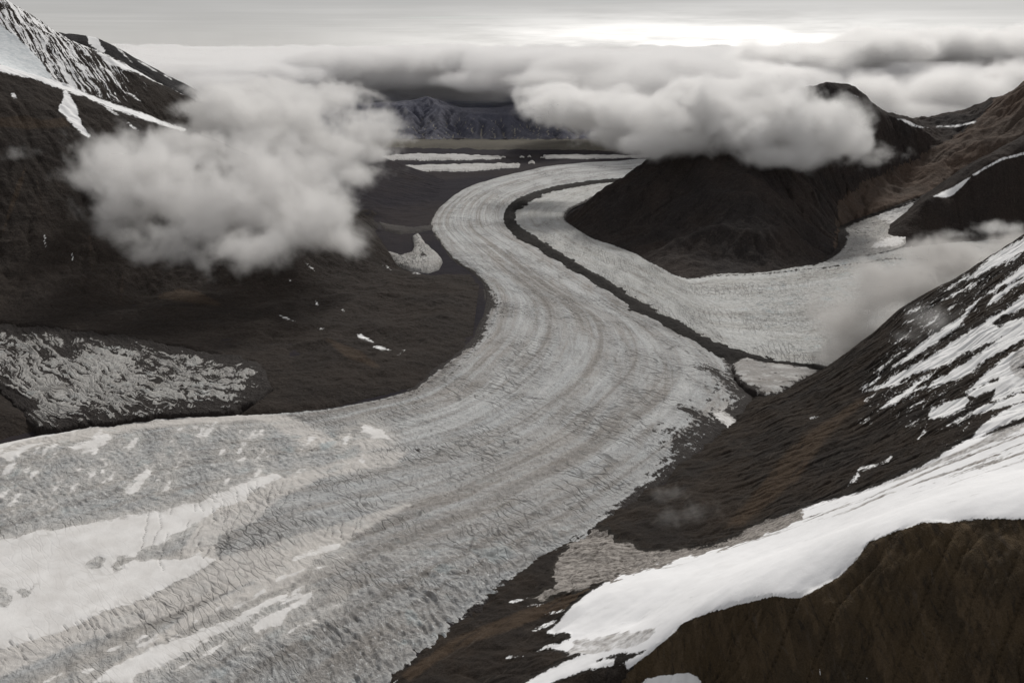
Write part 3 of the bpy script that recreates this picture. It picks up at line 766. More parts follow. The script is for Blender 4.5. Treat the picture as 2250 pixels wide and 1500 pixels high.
def snow_A(U, V):
    polys = [[(-20, 138), (0, 141), (40, 148), (100, 168), (150, 186), (190, 206), (250, 228), (310, 248), (360, 267), (410, 284), (400, 290), (360, 276), (300, 257), (240, 238), (190, 213), (155, 203), (120, 192), (70, 172), (30, 165), (-20, 152)],
             [(136, 200), (146, 196), (156, 215), (168, 235), (174, 255), (180, 275), (200, 300), (195, 305), (165, 280), (145, 258), (127, 244), (133, 228), (140, 215)],
             [(225, 224), (240, 238), (258, 252), (250, 250), (232, 236)], [(265, 255), (290, 275), (310, 290), (290, 280)],
             [(200, 102), (215, 112), (235, 122), (270, 138), (300, 152), (330, 168), (380, 185), (405, 200), (420, 214), (400, 205), (370, 190), (330, 175), (300, 160), (265, 150), (240, 142), (215, 120)],
             [(275, 202), (285, 205), (300, 215), (312, 225)],
             streak_poly(25, 205, 36, 216, 4)]
    s = sdf_many(U, V, polys, 40)
    for x0, y0, x1, y1, w in [(98, 515, 101, 545, 1.5), (158, 552, 160, 575, 1.2), (668, 572, 692, 596, 2), (775, 730, 822, 752, 4), (820, 762, 858, 768, 3), (693, 660, 699, 672, 2), (615, 694, 650, 706, 1.5),
                              (695, 720, 715, 722, 1.5), (875, 780, 890, 768, 1.5), (905, 600, 925, 602, 1.2), (840, 582, 860, 592, 1.5), (750, 680, 757, 684, 1.2), (905, 593, 925, 600, 1.5), (632, 610, 640, 618, 1)]:
        s = np.maximum(s, sdf(U, V, streak_poly(x0, y0, x1, y1, w), 40))
    return s
mkA = lambda X, Y, h: np.clip(1 - np.clip((sdf_many(*proj(X, Y, h), [[(-400, -50), (0, 62), (60, 110), (115, 172), (80, 170), (0, 145), (-400, 60)]], 30) + 5) / 8, 0, .85), 0, 1)
X, Y, h, Ar = mountain(A_lines, (-13500, -400, 7400, 23000), 28., A_foot, 10., 60, 0.26, 60., 1300., 100, mkA, detail=14.)
U, V = proj(X, Y, h)
sA = snow_A(U, V)
icef = np.clip((sdf_many(U, V, [[(-400, -40), (0, 56), (30, 78), (60, 105), (90, 135), (112, 172), (70, 165), (30, 150), (0, 141), (-400, 60)]], 40) + 6) / 8, 0, 1) * (Y > 15900)
sA = np.where(Y > 15900, np.maximum(sA, icef * 20 - 14), sA)
upper = (Y > 17000) * np.clip((h - 1500) / 600, 0, 1) * np.clip((430 - U) / 250, 0, 1) * np.clip((U * -.55 + 250 + 20 - V + 120) / 120, 0, 1)
tintA = np.clip((sdf_many(U, V, [[(350, 652), (400, 636), (440, 645), (480, 668), (430, 662), (380, 655)], [(0, 262), (60, 258), (90, 268), (140, 262), (150, 275), (60, 280), (0, 275)], [(720, 745), (790, 775), (830, 805), (760, 780)]], 30) + 14) / 22, 0, 1)
tintA = np.maximum(tintA, .62 * np.clip((sdf_many(U, V, [streak_poly(60, 355, 2, 525, 7), streak_poly(78, 365, 100, 520, 2.5), streak_poly(195, 470, 205, 640, 2.5), streak_poly(272, 590, 262, 700, 3)], 30) + 5) / 7, 0, 1))
ROCK_A = rock_material('left_mountain_rock', (0.018, 0.0132, 0.0112), (0.027, 0.0195, 0.0155), (0.05, 0.033, 0.021), snow_jag=4.0, diag=True, snow_spots=0.60, warm=(0.038, 0.024, 0.016), ice_a=(0.52, 0.56, 0.58), ice_b=(0.72, 0.74, 0.75))
o = grid_mesh('mountain', X, Y, h, ROCK_A, {'snow': sA, 'tint': tintA * 1.0, 'spots': upper, 'ice': icef}, keep=(h > -250)[:-1, :-1])
tag(o, 'dark brown left mountain with snowy crest and snow-dusted upper face', kind='structure')

# --- dark peak behind it
C_lines = [line((-300, -40, 'Y', 23000), (0, 40, 'Y', 23000), (120, 70, 'Y', 22900), (195, 82, 'Y', 22800), (216, 84, 'Y', 22700), (245, 100, 'Y', 22600), (280, 123, 'Y', 22500), (320, 144, 'Y', 22500), (360, 168, 'Y', 22400), (400, 190, 'Y', 22300), (435, 205, 'Y', 22200), (462, 217, 'Y', 22100), (520, 250, 'Y', 22000), (700, 330, 'Y', 22000)),
           line((-300, 200, 'Y', 20500), (200, 210, 'Y', 20500), (400, 300, 'Y', 20200), (600, 380, 'Y', 20000)),
           line((-300, 200, 'Y', 26500), (200, 240, 'Y', 26500), (600, 330, 'Y', 26000), (800, 400, 'Y', 25000))]
X, Y, h, Ar = mountain(C_lines, (-15000, -3000, 20300, 27000), 45., None, 0., 50, 0.5, 40., 800., 140)
U, V = proj(X, Y, h)
sC = sdf_many(U, V, [[(190, 76), (208, 79), (216, 86), (222, 100), (232, 112), (225, 118), (195, 96)], streak_poly(252, 100, 292, 138, 1.5), streak_poly(300, 132, 345, 158, 1.5), streak_poly(360, 164, 380, 176, 1.5)], 40)
ROCK_C = rock_material('rear_peak_rock', (0.020, 0.020, 0.023), (0.028, 0.027, 0.030), snow_jag=3.0, streak=.3, warm=(0.03, 0.025, 0.022))
o = grid_mesh('mountain', X, Y, h, ROCK_C, {'snow': sC})
tag(o, 'dark pointed ridge behind the snow-dusted left face', kind='structure')

# --- central dark mountain and the brown slope that joins it on the right
D_foot = world_poly([(1243, 478, 10), (1262, 500, 10), (1305, 524, 10), (1380, 550, 10), (1440, 582, 10), (1505, 609, 10), (1580, 601, 10), (1700, 594, 10), (1800, 574, 10), (1848, 545, 30), (1852, 500, 120), (1885, 484, 170), (1975, 452, 380), (2060, 418, 560), (2110, 396, 680), (2260, 350, 1050), (2500, 250, 1820)])
D_foot = np.vstack([D_foot, [(16000., 22000.), (16000, 26000.), (6500, 26000.), (3700, 24500.), (2900, 22900.), (2350, 21500.), (1950, 20300.), (1300, 18600.), (1130., 17800.)]])
D_lines = [
    line((1243, 478, 'z', 5), (1262, 500, 'z', 5), (1305, 524, 'z', 5), (1380, 550, 'z', 5), (1440, 582, 'z', 5), (1505, 609, 'z', 5), (1580, 601, 'z', 5), (1700, 594, 'z', 5), (1800, 574, 'z', 5), (1848, 545, 'z', 30)),
    line((1243, 474, 'Y', 17500), (1300, 440, 'Y', 17400), (1370, 396, 'Y', 17500), (1450, 345, 'Y', 17500), (1520, 312, 'Y', 17400), (1600, 285, 'Y', 17300), (1680, 258, 'Y', 17400), (1750, 238, 'Y', 17600), (1810, 222, 'Y', 17900), (1850, 213, 'Y', 18100), (1885, 217, 'Y', 18200), (1920, 235, 'Y', 18500), (1950, 252, 'Y', 18800),
         (1985, 267, 'Y', 19200), (2020, 278, 'Y', 19500), (2060, 280, 'Y', 19800), (2100, 276, 'Y', 19900), (2140, 270, 'Y', 19800), (2180, 248, 'Y', 19600), (2215, 232, 'Y', 19400), (2250, 213, 'Y', 19200), (2330, 160, 'Y', 19000), (2500, 60, 'Y', 18600)),
    line((1845, 525, 'z', 60), (1838, 470, 'Y', 16200), (1840, 442, 'Y', 16800), (1900, 402, 'Y', 17600), (1950, 380, 'Y', 18100), (2000, 357, 'Y', 18600), (2060, 318, 'Y', 19100), (2110, 290, 'Y', 19500)),
    line((1852, 500, 'z', 130), (1885, 484, 'z', 180), (1975, 452, 'z', 390), (2060, 418, 'z', 570), (2110, 396, 'z', 690), (2260, 350, 'z', 1060), (2500, 250, 'z', 1825)),
    line((1980, 410, 'Y', 17900), (2100, 340, 'Y', 18500), (2250, 270, 'Y', 18500)),
    line((1640, 400, 'Y', 15600), (1660, 500, 'Y', 14300)),
    line((1480, 420, 'Y', 16500), (1450, 500, 'Y', 15400)),
    [np.array([1350., 18700., 0.]), np.array([2200., 19500., 150.]), np.array([3000., 19800., 450.]), np.array([4200., 20000., 800.]), np.array([5500., 20900., 1000.])],
    [np.array([2500., 23500., 300.]), np.array([6000., 24500., 300.]), np.array([9500., 24500., 500.]), np.array([14000., 24000., 800.])],
]
X, Y, h, Ar = mountain(D_lines, (900, 14500, 12500, 24500), 30., D_foot, 15., 70, 0.4, 150., 1300., 200, detail=20.)
U, V = proj(X, Y, h)
# the brown slope right of the gully line
bx = [(1838, 470), (1845, 442), (1902, 402), (1952, 380), (2002, 357), (2062, 318), (2112, 292), (2145, 268), (2200, 200), (2900, -200), (2900, 900), (1800, 900), (1836, 500)]
bro = sdf(U, V, bx, 200) + 5 * fbm(X / 300, Y / 300, 3, seed=3)
sD = sdf_many(U, V, [[(1868, 209), (1885, 211), (1888, 215), (1870, 212)], [(1968, 262), (1985, 266), (2003, 277), (2020, 281), (2040, 281), (2018, 277), (2000, 268), (1984, 262)], [(2056, 277), (2100, 275), (2145, 266), (2145, 270), (2100, 279), (2058, 280)]], 30)
ROCK_D = rock_material('central_mountain_rock', (0.026, 0.0215, 0.0215), (0.042, 0.031, 0.027), snow_jag=1.2, warm=(0.05, 0.033, 0.026), streak=.8)
ROCK_E = rock_material('brown_slope_rock', (0.125, 0.086, 0.064), (0.10, 0.075, 0.06), snow_jag=2.0, warm=(0.10, 0.072, 0.05), streak=.5)
vis = (h > -250)[:-1, :-1]
bf = (bro > 0)[:-1, :-1]
o = grid_mesh('mountain', X, Y, h, ROCK_D, {'snow': sD}, keep=vis & ~bf)
tag(o, 'dark central mountain with its summit under a cloud', kind='structure')
o = grid_mesh('mountain', X, Y, h, ROCK_E, {'snow': 0 * h - 40}, keep=vis & bf)
tag(o, 'brown scree slope rising to the right edge behind the small glacier', kind='structure')

# --- small glacier in the valley on the right
HL = [(1700, 612, 20), (1780, 588, 20), (1845, 545, 60), (1850, 500, 130), (1885, 483, 185), (1975, 451, 395), (2060, 418, 575), (2112, 394, 695), (2200, 372, 870), (2300, 345, 1090)]
HR = [(1820, 590, 20), (1900, 566, 20), (1975, 540, 60), (1982, 520, 100), (1990, 492, 190), (2040, 455, 370), (2085, 436, 520), (2130, 405, 680), (2220, 380, 865), (2320, 350, 1085)]
X, Y, Z, S, T, Wd = loft(HL, HR, 300, 120, (0.06, 0.06))
U, V = proj(X, Y, Z)
snH = sdf_many(U, V, [[(1925, 470), (1990, 440), (2060, 415), (2120, 395), (2150, 395), (2090, 432), (2020, 440), (1998, 475), (1985, 492), (1965, 485), (1945, 478)], [(1925, 540), (1975, 520), (1985, 495), (1990, 515), (1975, 530)]], 40)
deb = np.clip(1.0 - T * Wd / 160, 0, 1) * .9 + .18 + .3 * fbm(S / 300, T * 6, 3, seed=18)
o = grid_mesh('glacier', X, Y, Z + 14 * fbm(S / 80, T * 12, 3, seed=19, ridged=True), ICE_D, {'flow': np.stack([S, T * 900, 0 * S], -1), 'snow': snH + 6, 'debris': deb, 'rugged': 0 * S + .2})
tag(o, 'small grey glacier coming down between the brown slope and the dark hill', kind='structure')

# --- dark hill at the right edge in front of it
G_foot = world_poly([(1930, 548, 30), (1975, 536, 30), (2100, 524, 30), (2250, 517, 30), (2500, 500, 30)]); G_foot = np.vstack([G_foot, [(12500., 17500.), (9000, 17500.), (7200, 17350.), (6750, 16700.), (6050., 16000.)]])
G_lines = [line((1975, 536, 'z', 40), (2100, 524, 'z', 40), (2250, 517, 'z', 40), (2500, 500, 'z', 40)),
           line((1978, 528, 'Y', 15300), (1985, 505, 'Y', 15500), (2005, 478, 'Y', 15700), (2040, 440, 'Y', 15900), (2062, 430, 'Y', 16000), (2095, 432, 'Y', 16100), (2115, 414, 'Y', 16100), (2145, 383, 'Y', 16200), (2190, 356, 'Y', 16300), (2215, 343, 'Y', 16400), (2250, 335, 'Y', 16500), (2400, 270, 'Y', 16800)),
           [np.array([5500., 15000., 20.]), np.array([5750., 15500., 20.]), np.array([6000., 16000., 30.]), np.array([6350., 16500., 80.])],
           [np.array([6700., 17300., 150.]), np.array([8000., 17800., 500.]), np.array([10500., 18300., 800.])]]
X, Y, h, Ar = mountain(G_lines, (5500, 12500, 13800, 18300), 24., G_foot, 30., 50, 0.3, 30., 700., 240)
U, V = proj(X, Y, h)
sG = sdf_many(U, V, [[(2138, 383), (2165, 367), (2200, 348), (2255, 333), (2255, 338), (2200, 353), (2165, 371), (2140, 387)], [(2050, 432), (2100, 408), (2133, 388), (2118, 405), (2095, 428), (2080, 434)]], 30)
ROCK_G = rock_material('dark_hill_rock', (0.024, 0.018, 0.0165), (0.034, 0.024, 0.020), snow_jag=1.5, warm=(0.06, 0.04, 0.022), streak=.4)
o = grid_mesh('mountain', X, Y, h, ROCK_G, {'snow': sG}, keep=(h > -250)[:-1, :-1])
tag(o, 'dark hill with a snow-rimmed crest at the right edge', kind='structure')

# --- dark hillside left of the far ice bands
M_lines = [line((500, 200, 'Y', 23500), (700, 292, 'Y', 23000), (760, 325, 'Y', 22800), (800, 353, 'Y', 22500), (840, 385, 'Y', 21800), (905, 413, 'Y', 20800), (960, 440, 'z', -15)),
           line((500, 470, 'Y', 17500), (770, 480, 'Y', 17500), (880, 488, 'z', 0), (950, 470, 'z', -10)),
           line((830, 350, 'z', -60), (1000, 395, 'z', -60)), line((400, 330, 'z', 0), (700, 340, 'z', -60))]
X, Y, h, Ar = mountain(M_lines, (-7500, -700, 16500, 27000), 40., None, 0., 50, .5, 15., 600., 260)
o = grid_mesh('mountain', X, Y, h - 4, GROUND, None, keep=(h > -80)[:-1, :-1])
tag(o, 'low dark hillside between the left cloud and the white ice bands', kind='structure')

# --- gullied range across the far valley
K_lines = [line((300, 305, 'z', 0), (1300, 306, 'z', 0), (2000, 308, 'z', 0)),
           line((300, 215, 'Y', 39000), (600, 228, 'Y', 38500), (700, 228, 'Y', 38000), (760, 226, 'Y', 38000), (850, 226, 'Y', 38000), (900, 221, 'Y', 37800), (938, 209, 'Y', 37500), (985, 226, 'Y', 37800), (1040, 246, 'Y', 38200), (1100, 236, 'Y', 38500), (1140, 226, 'Y', 38500), (1200, 226, 'Y', 38200), (1280, 240, 'Y', 37800), (1400, 252, 'Y', 37500), (1700, 250, 'Y', 37500), (2000, 240, 'Y', 37500)),
           line((1000, 262, 'Y', 35300), (1060, 255, 'Y', 35500), (1110, 256, 'Y', 35500), (1180, 262, 'Y', 35400)),
           line((1250, 262, 'Y', 35600), (1330, 275, 'Y', 35200)), line((905, 250, 'Y', 35900), (935, 222, 'Y', 37000)), line((820, 262, 'Y', 35800), (760, 250, 'Y', 36300)),
           [np.array([x, 43500., 100.]) for x in np.linspace(-16000, 16000, 12)]]
X, Y, h, Ar = mountain(K_lines, (-12000, 13000, 33300, 43000), 48., None, 0., 110, 1.1, 90., 1300., 300, slope=.3)
ROCK_K = rock_material('far_range_rock', (0.10, 0.105, 0.145), (0.12, 0.122, 0.155), (0.34, 0.32, 0.28), size=2.0, warm=(0.055, 0.052, 0.05), streak=.25)  # blue cast in the rock colour stands in for distance haze
gul = np.clip(np.log(Ar + 1) / 2.6 - .32, 0, 1) * np.clip(1.15 - h / 900, 0, 1)
o = grid_mesh('mountain', X, Y, h, ROCK_K, {'snow': 0 * h - 40, 'tint': gul}, keep=(h > -60)[:-1, :-1])
tag(o, 'gullied grey mountain range across the far valley', kind='structure')

# --- near right: spur, snow glacier and the brown foreground ridge in one height field
I_lines = [
    # foot on the main glacier
    line((700, 1690, 'z', 10), (890, 1490, 'z', 15), (1000, 1395, 'z', 15), (1090, 1310, 'z', 15), (1210, 1225, 'z', 20), (1300, 1175, 'z', 20), (1450, 1066, 'z', 15), (1600, 942, 'z', 15), (1662, 872, 'z', 15), (1700, 866, 'z', 20), (1760, 840, 'z', 25), (1812, 812, 'z', 25), step=220.),
    # skyline of the spur
    line((1812, 812, 'z', 30), (1850, 790, 'Y', 8900), (1900, 758, 'Y', 8600), (1940, 715, 'Y', 8400), (1980, 677, 'Y', 8200), (2050, 637, 'Y', 8100), (2133, 600, 'Y', 8000), (2200, 556, 'Y', 7950), (2250, 522, 'Y', 7900), (2350, 455, 'Y', 7850), (2500, 380, 'Y', 7800), (2800, 280, 'Y', 7800), step=220.),
    # behind the spur down to the tributary
    line((1830, 790, 'z', -30), (1950, 640, 'z', -60), (2250, 600, 'z', -60), (2700, 580, 'z', -60)),
    # a rib halfway across the slope
    line((1880, 868, 'Y', 7000), (1780, 935, 'Y', 6650), (1700, 1000, 'Y', 6300), (1640, 1070, 'Y', 5950), (1590, 1135, 'Y', 5600), (1570, 1170, 'Y', 5400), step=220.),
    line((1980, 800, 'Y', 6900), (2080, 720, 'Y', 7000), (2250, 620, 'Y', 7000)),
    line((1480, 1130, 'Y', 5750), (1560, 1050, 'Y', 6350), (1640, 985, 'Y', 6800)),
    line((1900, 960, 'Y', 6000), (2050, 880, 'Y', 5900), (2250, 780, 'Y', 5700)),
    # where the slope meets the snow glacier
    line((1345, 1172, 'z', 45), (1390, 1196, 'z', 60), (1480, 1207, 'z', 110), (1560, 1195, 'z', 190), (1640, 1166, 'z', 330), (1720, 1140, 'z', 440), (1800, 1112, 'z', 550), (1900, 1078, 'z', 690), (2000, 1040, 'z', 830), (2080, 992, 'z', 940), (2160, 960, 'z', 1040), (2250, 932, 'z', 1140), (2450, 850, 'z', 1350), step=220.),
    # middle of the snow glacier
    line((1270, 1330, 'z', 200), (1340, 1300, 'z', 260), (1450, 1280, 'z', 360), (1600, 1240, 'z', 500), (1760, 1200, 'z', 650), (1900, 1140, 'z', 820), (2050, 1080, 'z', 980), (2250, 1030, 'z', 1150), (2450, 960, 'z', 1350), step=220.),
    line((1230, 1385, 'z', 170), (1300, 1390, 'z', 240), (1400, 1370, 'z', 340)),
    line((1215, 1395, 'z', 110), (1180, 1370, 'z', 75), (1240, 1320, 'z', 90), (1330, 1275, 'z', 120), (1420, 1243, 'z', 150)),
    # apron of dark mounds
    line((1020, 1440, 'z', 60), (1100, 1380, 'z', 70), (1200, 1320, 'z', 65), (1290, 1280, 'z', 85)), line((900, 1560, 'z', 60), (1050, 1500, 'z', 90), (1130, 1440, 'z', 110)),
    line((1250, 1240, 'z', 50), (1330, 1200, 'z', 45), (1300, 1260, 'z', 60)),
    # crest of the brown foreground ridge
    line((1150, 1560, 'z', 230), (1240, 1475, 'z', 290), (1330, 1478, 'z', 370), (1400, 1450, 'z', 450), (1450, 1412, 'z', 520), (1500, 1368, 'z', 600), (1560, 1345, 'z', 670), (1625, 1328, 'z', 740), (1700, 1309, 'z', 840), (1725, 1313, 'z', 850), (1760, 1313, 'z', 870), (1800, 1290, 'z', 910), (1850, 1262, 'z', 970), (1880, 1230, 'z', 1030),
         (1905, 1193, 'z', 1090), (1955, 1172, 'z', 1150), (2030, 1145, 'z', 1220), (2070, 1147, 'z', 1230), (2130, 1141, 'z', 1260), (2180, 1137, 'z', 1290), (2250, 1140, 'z', 1310), (2450, 1130, 'z', 1400), (2800, 1100, 'z', 1550), step=120.),
    # face below it
    line((1400, 1540, 'z', 330), (1550, 1500, 'z', 420), (1800, 1500, 'z', 660), (2000, 1500, 'z', 790), (2250, 1500, 'z', 910), (2600, 1500, 'z', 1050)),
    line((1400, 1800, 'z', 100), (1800, 1800, 'z', 330), (2250, 1800, 'z', 560), (2800, 1800, 'z', 700)),
    line((1000, 1800, 'z', 60), (1200, 1650, 'z', 160)),
]
SNOWFIELD = [(1202, 1388), (1222, 1372), (1243, 1345), (1268, 1322), (1300, 1298), (1340, 1273), (1375, 1252), (1420, 1240), (1470, 1218), (1530, 1207), (1600, 1196), (1622, 1178), (1650, 1160), (1700, 1142), (1760, 1118), (1800, 1104), (1850, 1092), (1920, 1070), (1990, 1040), (2060, 1005), (2090, 985), (2120, 968), (2180, 952), (2260, 925), (2300, 925), (2300, 1142), (2250, 1141), (2180, 1138), (2130, 1142), (2070, 1148), (2030, 1146), (1955, 1172), (1907, 1192), (1880, 1230), (1850, 1262), (1800, 1290),
             (1760, 1313), (1725, 1312), (1700, 1309), (1625, 1327), (1560, 1345), (1500, 1368), (1480, 1392), (1455, 1412), (1430, 1432), (1400, 1456), (1380, 1470), (1370, 1455), (1340, 1452), (1310, 1462), (1270, 1478), (1220, 1495), (1180, 1510), (1140, 1510), (1170, 1490), (1210, 1468), (1260, 1445), (1290, 1435), (1250, 1432), (1215, 1425), (1235, 1410), (1250, 1392), (1225, 1396)]
def maskI(X, Y, h):
    U, V = proj(X, Y, h)
    d = sdf(U, V, SNOWFIELD, 60)
    return np.clip(1 - (d + 4) / 10, 0.03, 1)
x_, y_ = (-900, 6200), (1700, 9600)
XX, YY, hI, ArI = mountain(I_lines, (x_[0], x_[1], y_[0], y_[1]), 10.5, None, 0., 55, 0.42, 24., 420., 400, maskI, detail=4.)
sf = sdf(*proj(XX, YY, hI), SNOWFIELD, 80)
hI += np.clip(sf / 25, 0, 1) * (9 * fbm((XX + YY * .6) / 900, (YY - XX * .6) / 230, 4, .5, seed=401) + 1.5 * fbm(XX / 60, YY / 60, 3, seed=402))
fc = np.clip(sdf(*proj(XX, YY, hI), [(1955, 1176), (1907, 1196), (1850, 1266), (1725, 1316), (1625, 1331), (1500, 1372), (1400, 1460), (1340, 1530), (1340, 2400), (3200, 2400), (3200, 1120), (2250, 1145), (2030, 1150)], 60) / 8 + 1, 0, 1)
hI += fc * (7 * fbm(XX / 70, YY / 70, 4, .6, seed=403, ridged=True) - 2)
# under the main glacier and away from it the sheet dives
glw = world_poly([(250, 2050, 20), (650, 1690, 20), (884, 1492, 20), (1084, 1312, 20), (1294, 1172, 20), (1444, 1064, 20), (1594, 944, 20), (1656, 864, 20), (1700, 860, 25), (1760, 836, 25), (1812, 806, 25)])
glp = np.vstack([glw, [(2300., 9600.), (-9000., 9600.), (-9000., 1000.)]])
dg = sdf(XX, YY, glp, 3000.)
hI = np.where(dg > 0, np.minimum(hI, 25 - dg * .3), hI)
U, V = proj(XX, YY, hI)
SN = [SNOWFIELD,
      [(1290, 1435), (1400, 1440), (1395, 1452), (1300, 1470)],
      [(1400, 1510), (1420, 1490), (1450, 1484), (1510, 1478), (1535, 1488), (1545, 1512)],
      # upper snow streaks of the spur
      [(2300, 480), (2250, 522), (2210, 545), (2180, 562), (2150, 590), (2125, 615), (2150, 605), (2200, 580), (2260, 545), (2300, 520)],
      [(2300, 560), (2250, 582), (2210, 612), (2170, 645), (2130, 672), (2108, 700), (2080, 715), (2040, 742), (2000, 775), (1985, 790), (1960, 805), (1985, 800), (2020, 775), (2060, 750), (2100, 720), (2118, 700), (2150, 660), (2190, 635), (2260, 600), (2300, 580)],
      [(2300, 585), (2260, 612), (2215, 640), (2185, 665), (2168, 672), (2182, 652), (2225, 622), (2280, 590)],
      [(2300, 600), (2250, 645), (2210, 680), (2172, 700), (2150, 716), (2100, 745), (2050, 780), (2010, 800), (1985, 815), (1950, 835), (1915, 855), (1895, 862), (1930, 855), (1965, 845), (1990, 830), (2030, 815), (2080, 800), (2120, 775), (2160, 758), (2200, 742), (2250, 720), (2300, 700)],
      [(2300, 690), (2250, 705), (2215, 730), (2160, 770), (2130, 790), (2100, 810), (2065, 830), (2030, 850), (2010, 858), (2045, 850), (2100, 835), (2140, 815), (2150, 800), (2200, 770), (2250, 745), (2300, 725)],
      [(2300, 735), (2250, 760), (2200, 790), (2190, 800), (2165, 820), (2140, 845), (2120, 860), (2135, 858), (2170, 838), (2185, 830), (2215, 815), (2250, 800), (2300, 790)],
      [(2300, 800), (2200, 815), (2188, 850), (2180, 880), (2195, 880), (2230, 862), (2300, 850)],
      [(2040, 910), (2050, 895), (2075, 885), (2120, 870), (2130, 880), (2118, 898), (2090, 912), (2065, 918), (2040, 920)],
      [(2300, 865), (2240, 885), (2200, 905), (2170, 925), (2155, 940), (2140, 955), (2120, 975), (2100, 985), (2130, 975), (2170, 950), (2200, 935), (2250, 915), (2300, 900)],
      [(2300, 850), (2230, 870), (2180, 885), (2140, 900), (2100, 922), (2150, 908), (2200, 895), (2300, 870)],
      [(2120, 862), (2150, 850), (2200, 832), (2230, 835), (2180, 858), (2140, 872)],
      [(1885, 1030), (1905, 1022), (1935, 1018), (1962, 1002), (1950, 1014), (1910, 1028), (1892, 1033)], [(1862, 1068), (1875, 1050), (1885, 1035), (1888, 1045), (1878, 1060)],
      [(1960, 875), (1985, 862), (2000, 850), (2022, 838), (2010, 855), (2000, 865), (1975, 880), (1950, 892), (1925, 905), (1940, 893)],
      [(2015, 965), (2030, 945), (2040, 945), (2025, 958)]]
for q in [(1990, 690, 2050, 662, 2.5), (1992, 712, 2020, 692, 1.6), (2075, 640, 2130, 604, 2.5), (2065, 662, 2160, 612, 3), (2120, 640, 2160, 618, 1.5), (2070, 690, 2100, 668, 1.5), (2030, 720, 2068, 690, 1.5), (1965, 755, 1995, 735, 1.5), (1955, 785, 2000, 765, 1.5), (1920, 820, 1960, 790, 1.5), (1888, 858, 1935, 828, 2), (1900, 880, 1925, 862, 1.5),
          (2040, 860, 2090, 828, 2), (1890, 930, 1905, 922, 2), (1920, 890, 1935, 886, 1.2), (2000, 935, 2018, 920, 2), (1895, 925, 1912, 918, 2), (2080, 935, 2130, 915, 2), (1780, 920, 1800, 912, 1), (1990, 850, 2040, 830, 2), (2210, 520 + 60, 2250, 552, 2), (2010, 840, 2060, 815, 2.5), (1960, 850, 2000, 832, 1.5), (2000, 895, 2030, 880, 1.5),
          (1335, 1462, 1380, 1430, 2), (1160, 1330, 1195, 1325, 1.5), (1120, 1322, 1160, 1312, 1.5), (1170, 1385, 1215, 1370, 2.5), (1175, 1380, 1225, 1362, 2), (1195, 1350, 1240, 1340, 2), (1165, 1432, 1225, 1418, 2.5), (1190, 1425, 1240, 1408, 2.5), (1110, 1445, 1150, 1440, 1), (1225, 1490, 1250, 1485, 1.5), (1798, 1465, 1804, 1482, 1.5), (1905, 1488, 1914, 1500, 1.5)]:
    SN.append(streak_poly(*q))
sI = sdf_many(U, V, SN, 40)
HOL = [[(2180, 712), (2200, 695), (2225, 685), (2255, 672), (2255, 695), (2220, 705), (2195, 718)], [(1345, 1470), (1355, 1440), (1385, 1435), (1425, 1425), (1400, 1440), (1375, 1452)],
       [(1216, 1392), (1240, 1390), (1254, 1392), (1250, 1405), (1225, 1402)], [(1310, 1452), (1340, 1440), (1380, 1430), (1375, 1436), (1345, 1447)]]
sI = np.minimum(sI, -sdf_many(U, V, HOL, 40))
ICEP = [[(1215, 1250), (1235, 1215), (1262, 1175), (1300, 1162), (1335, 1165), (1350, 1190), (1400, 1205), (1480, 1212), (1560, 1200), (1620, 1180), (1640, 1165), (1720, 1135), (1760, 1120), (1755, 1135), (1660, 1180), (1560, 1205), (1430, 1240), (1340, 1270), (1290, 1285), (1250, 1300), (1215, 1305), (1185, 1318), (1165, 1322), (1190, 1305), (1220, 1290)],
        [(1245, 1440), (1270, 1410), (1350, 1398), (1430, 1380), (1440, 1388), (1400, 1408), (1350, 1422), (1280, 1436)]]
ic = sdf_many(U, V, ICEP, 40) + 7 * fbm(XX / 110, YY / 110, 4, .6, seed=407)
sI = np.maximum(sI, ic)
iceI = np.clip((ic + 9) / 6, 0, 1) * np.where(V > 1370, .5, 1.)
iceI = np.maximum(iceI, np.clip((sdf_many(U, V, [[(2215, 800), (2235, 765), (2260, 745), (2260, 830), (2230, 830)], [(2140, 975), (2200, 940), (2260, 925), (2260, 935), (2200, 965), (2100, 1005), (1990, 1050), (1900, 1080), (1990, 1040)]], 40) + 3) / 8, 0, .55))
rx, ry = XX * .975 - YY * .22, YY * .975 + XX * .22
upb = np.clip((sdf_many(U, V, [[(1430, 1240), (1640, 1158), (1800, 1102), (2000, 1032), (2250, 922), (2300, 920), (2300, 1010), (2000, 1095), (1800, 1155), (1640, 1205), (1450, 1262)]], 60) + 20) / 40, 0, 1)
iceI = np.maximum(iceI, upb * np.clip(fbm(rx / 520, ry / 60, 5, .62, seed=404) * 1.2 + .1, 0, .6))
iceI = np.maximum(iceI, np.clip(fbm(rx / 700, ry / 120, 5, .55, seed=405) - .25, 0, .3))
slopeface = sdf(U, V, [(1955, 1172), (1907, 1192), (1850, 1262), (1725, 1312), (1625, 1327), (1500, 1368), (1400, 1456), (1340, 1530), (1340, 2400), (3200, 2400), (3200, 1120), (2250, 1141), (2030, 1146)], 200)
nearf = np.clip(slopeface / 10 + .5, 0, 1)
rib = np.clip((sdf(U, V, [(1890, 862), (1760, 950), (1690, 1020), (1640, 1090), (1560, 1175), (1640, 1160), (1760, 1060), (1830, 960), (1930, 870)], 60) + 15) / 40, 0, 1) * .8
rib = np.maximum(rib, np.clip((sdf_many(U, V, [[(880, 1480), (1000, 1400), (1150, 1340), (1230, 1310), (1350, 1275), (1250, 1335), (1150, 1372), (1000, 1425), (900, 1495)]], 40) + 12) / 24, 0, 1))
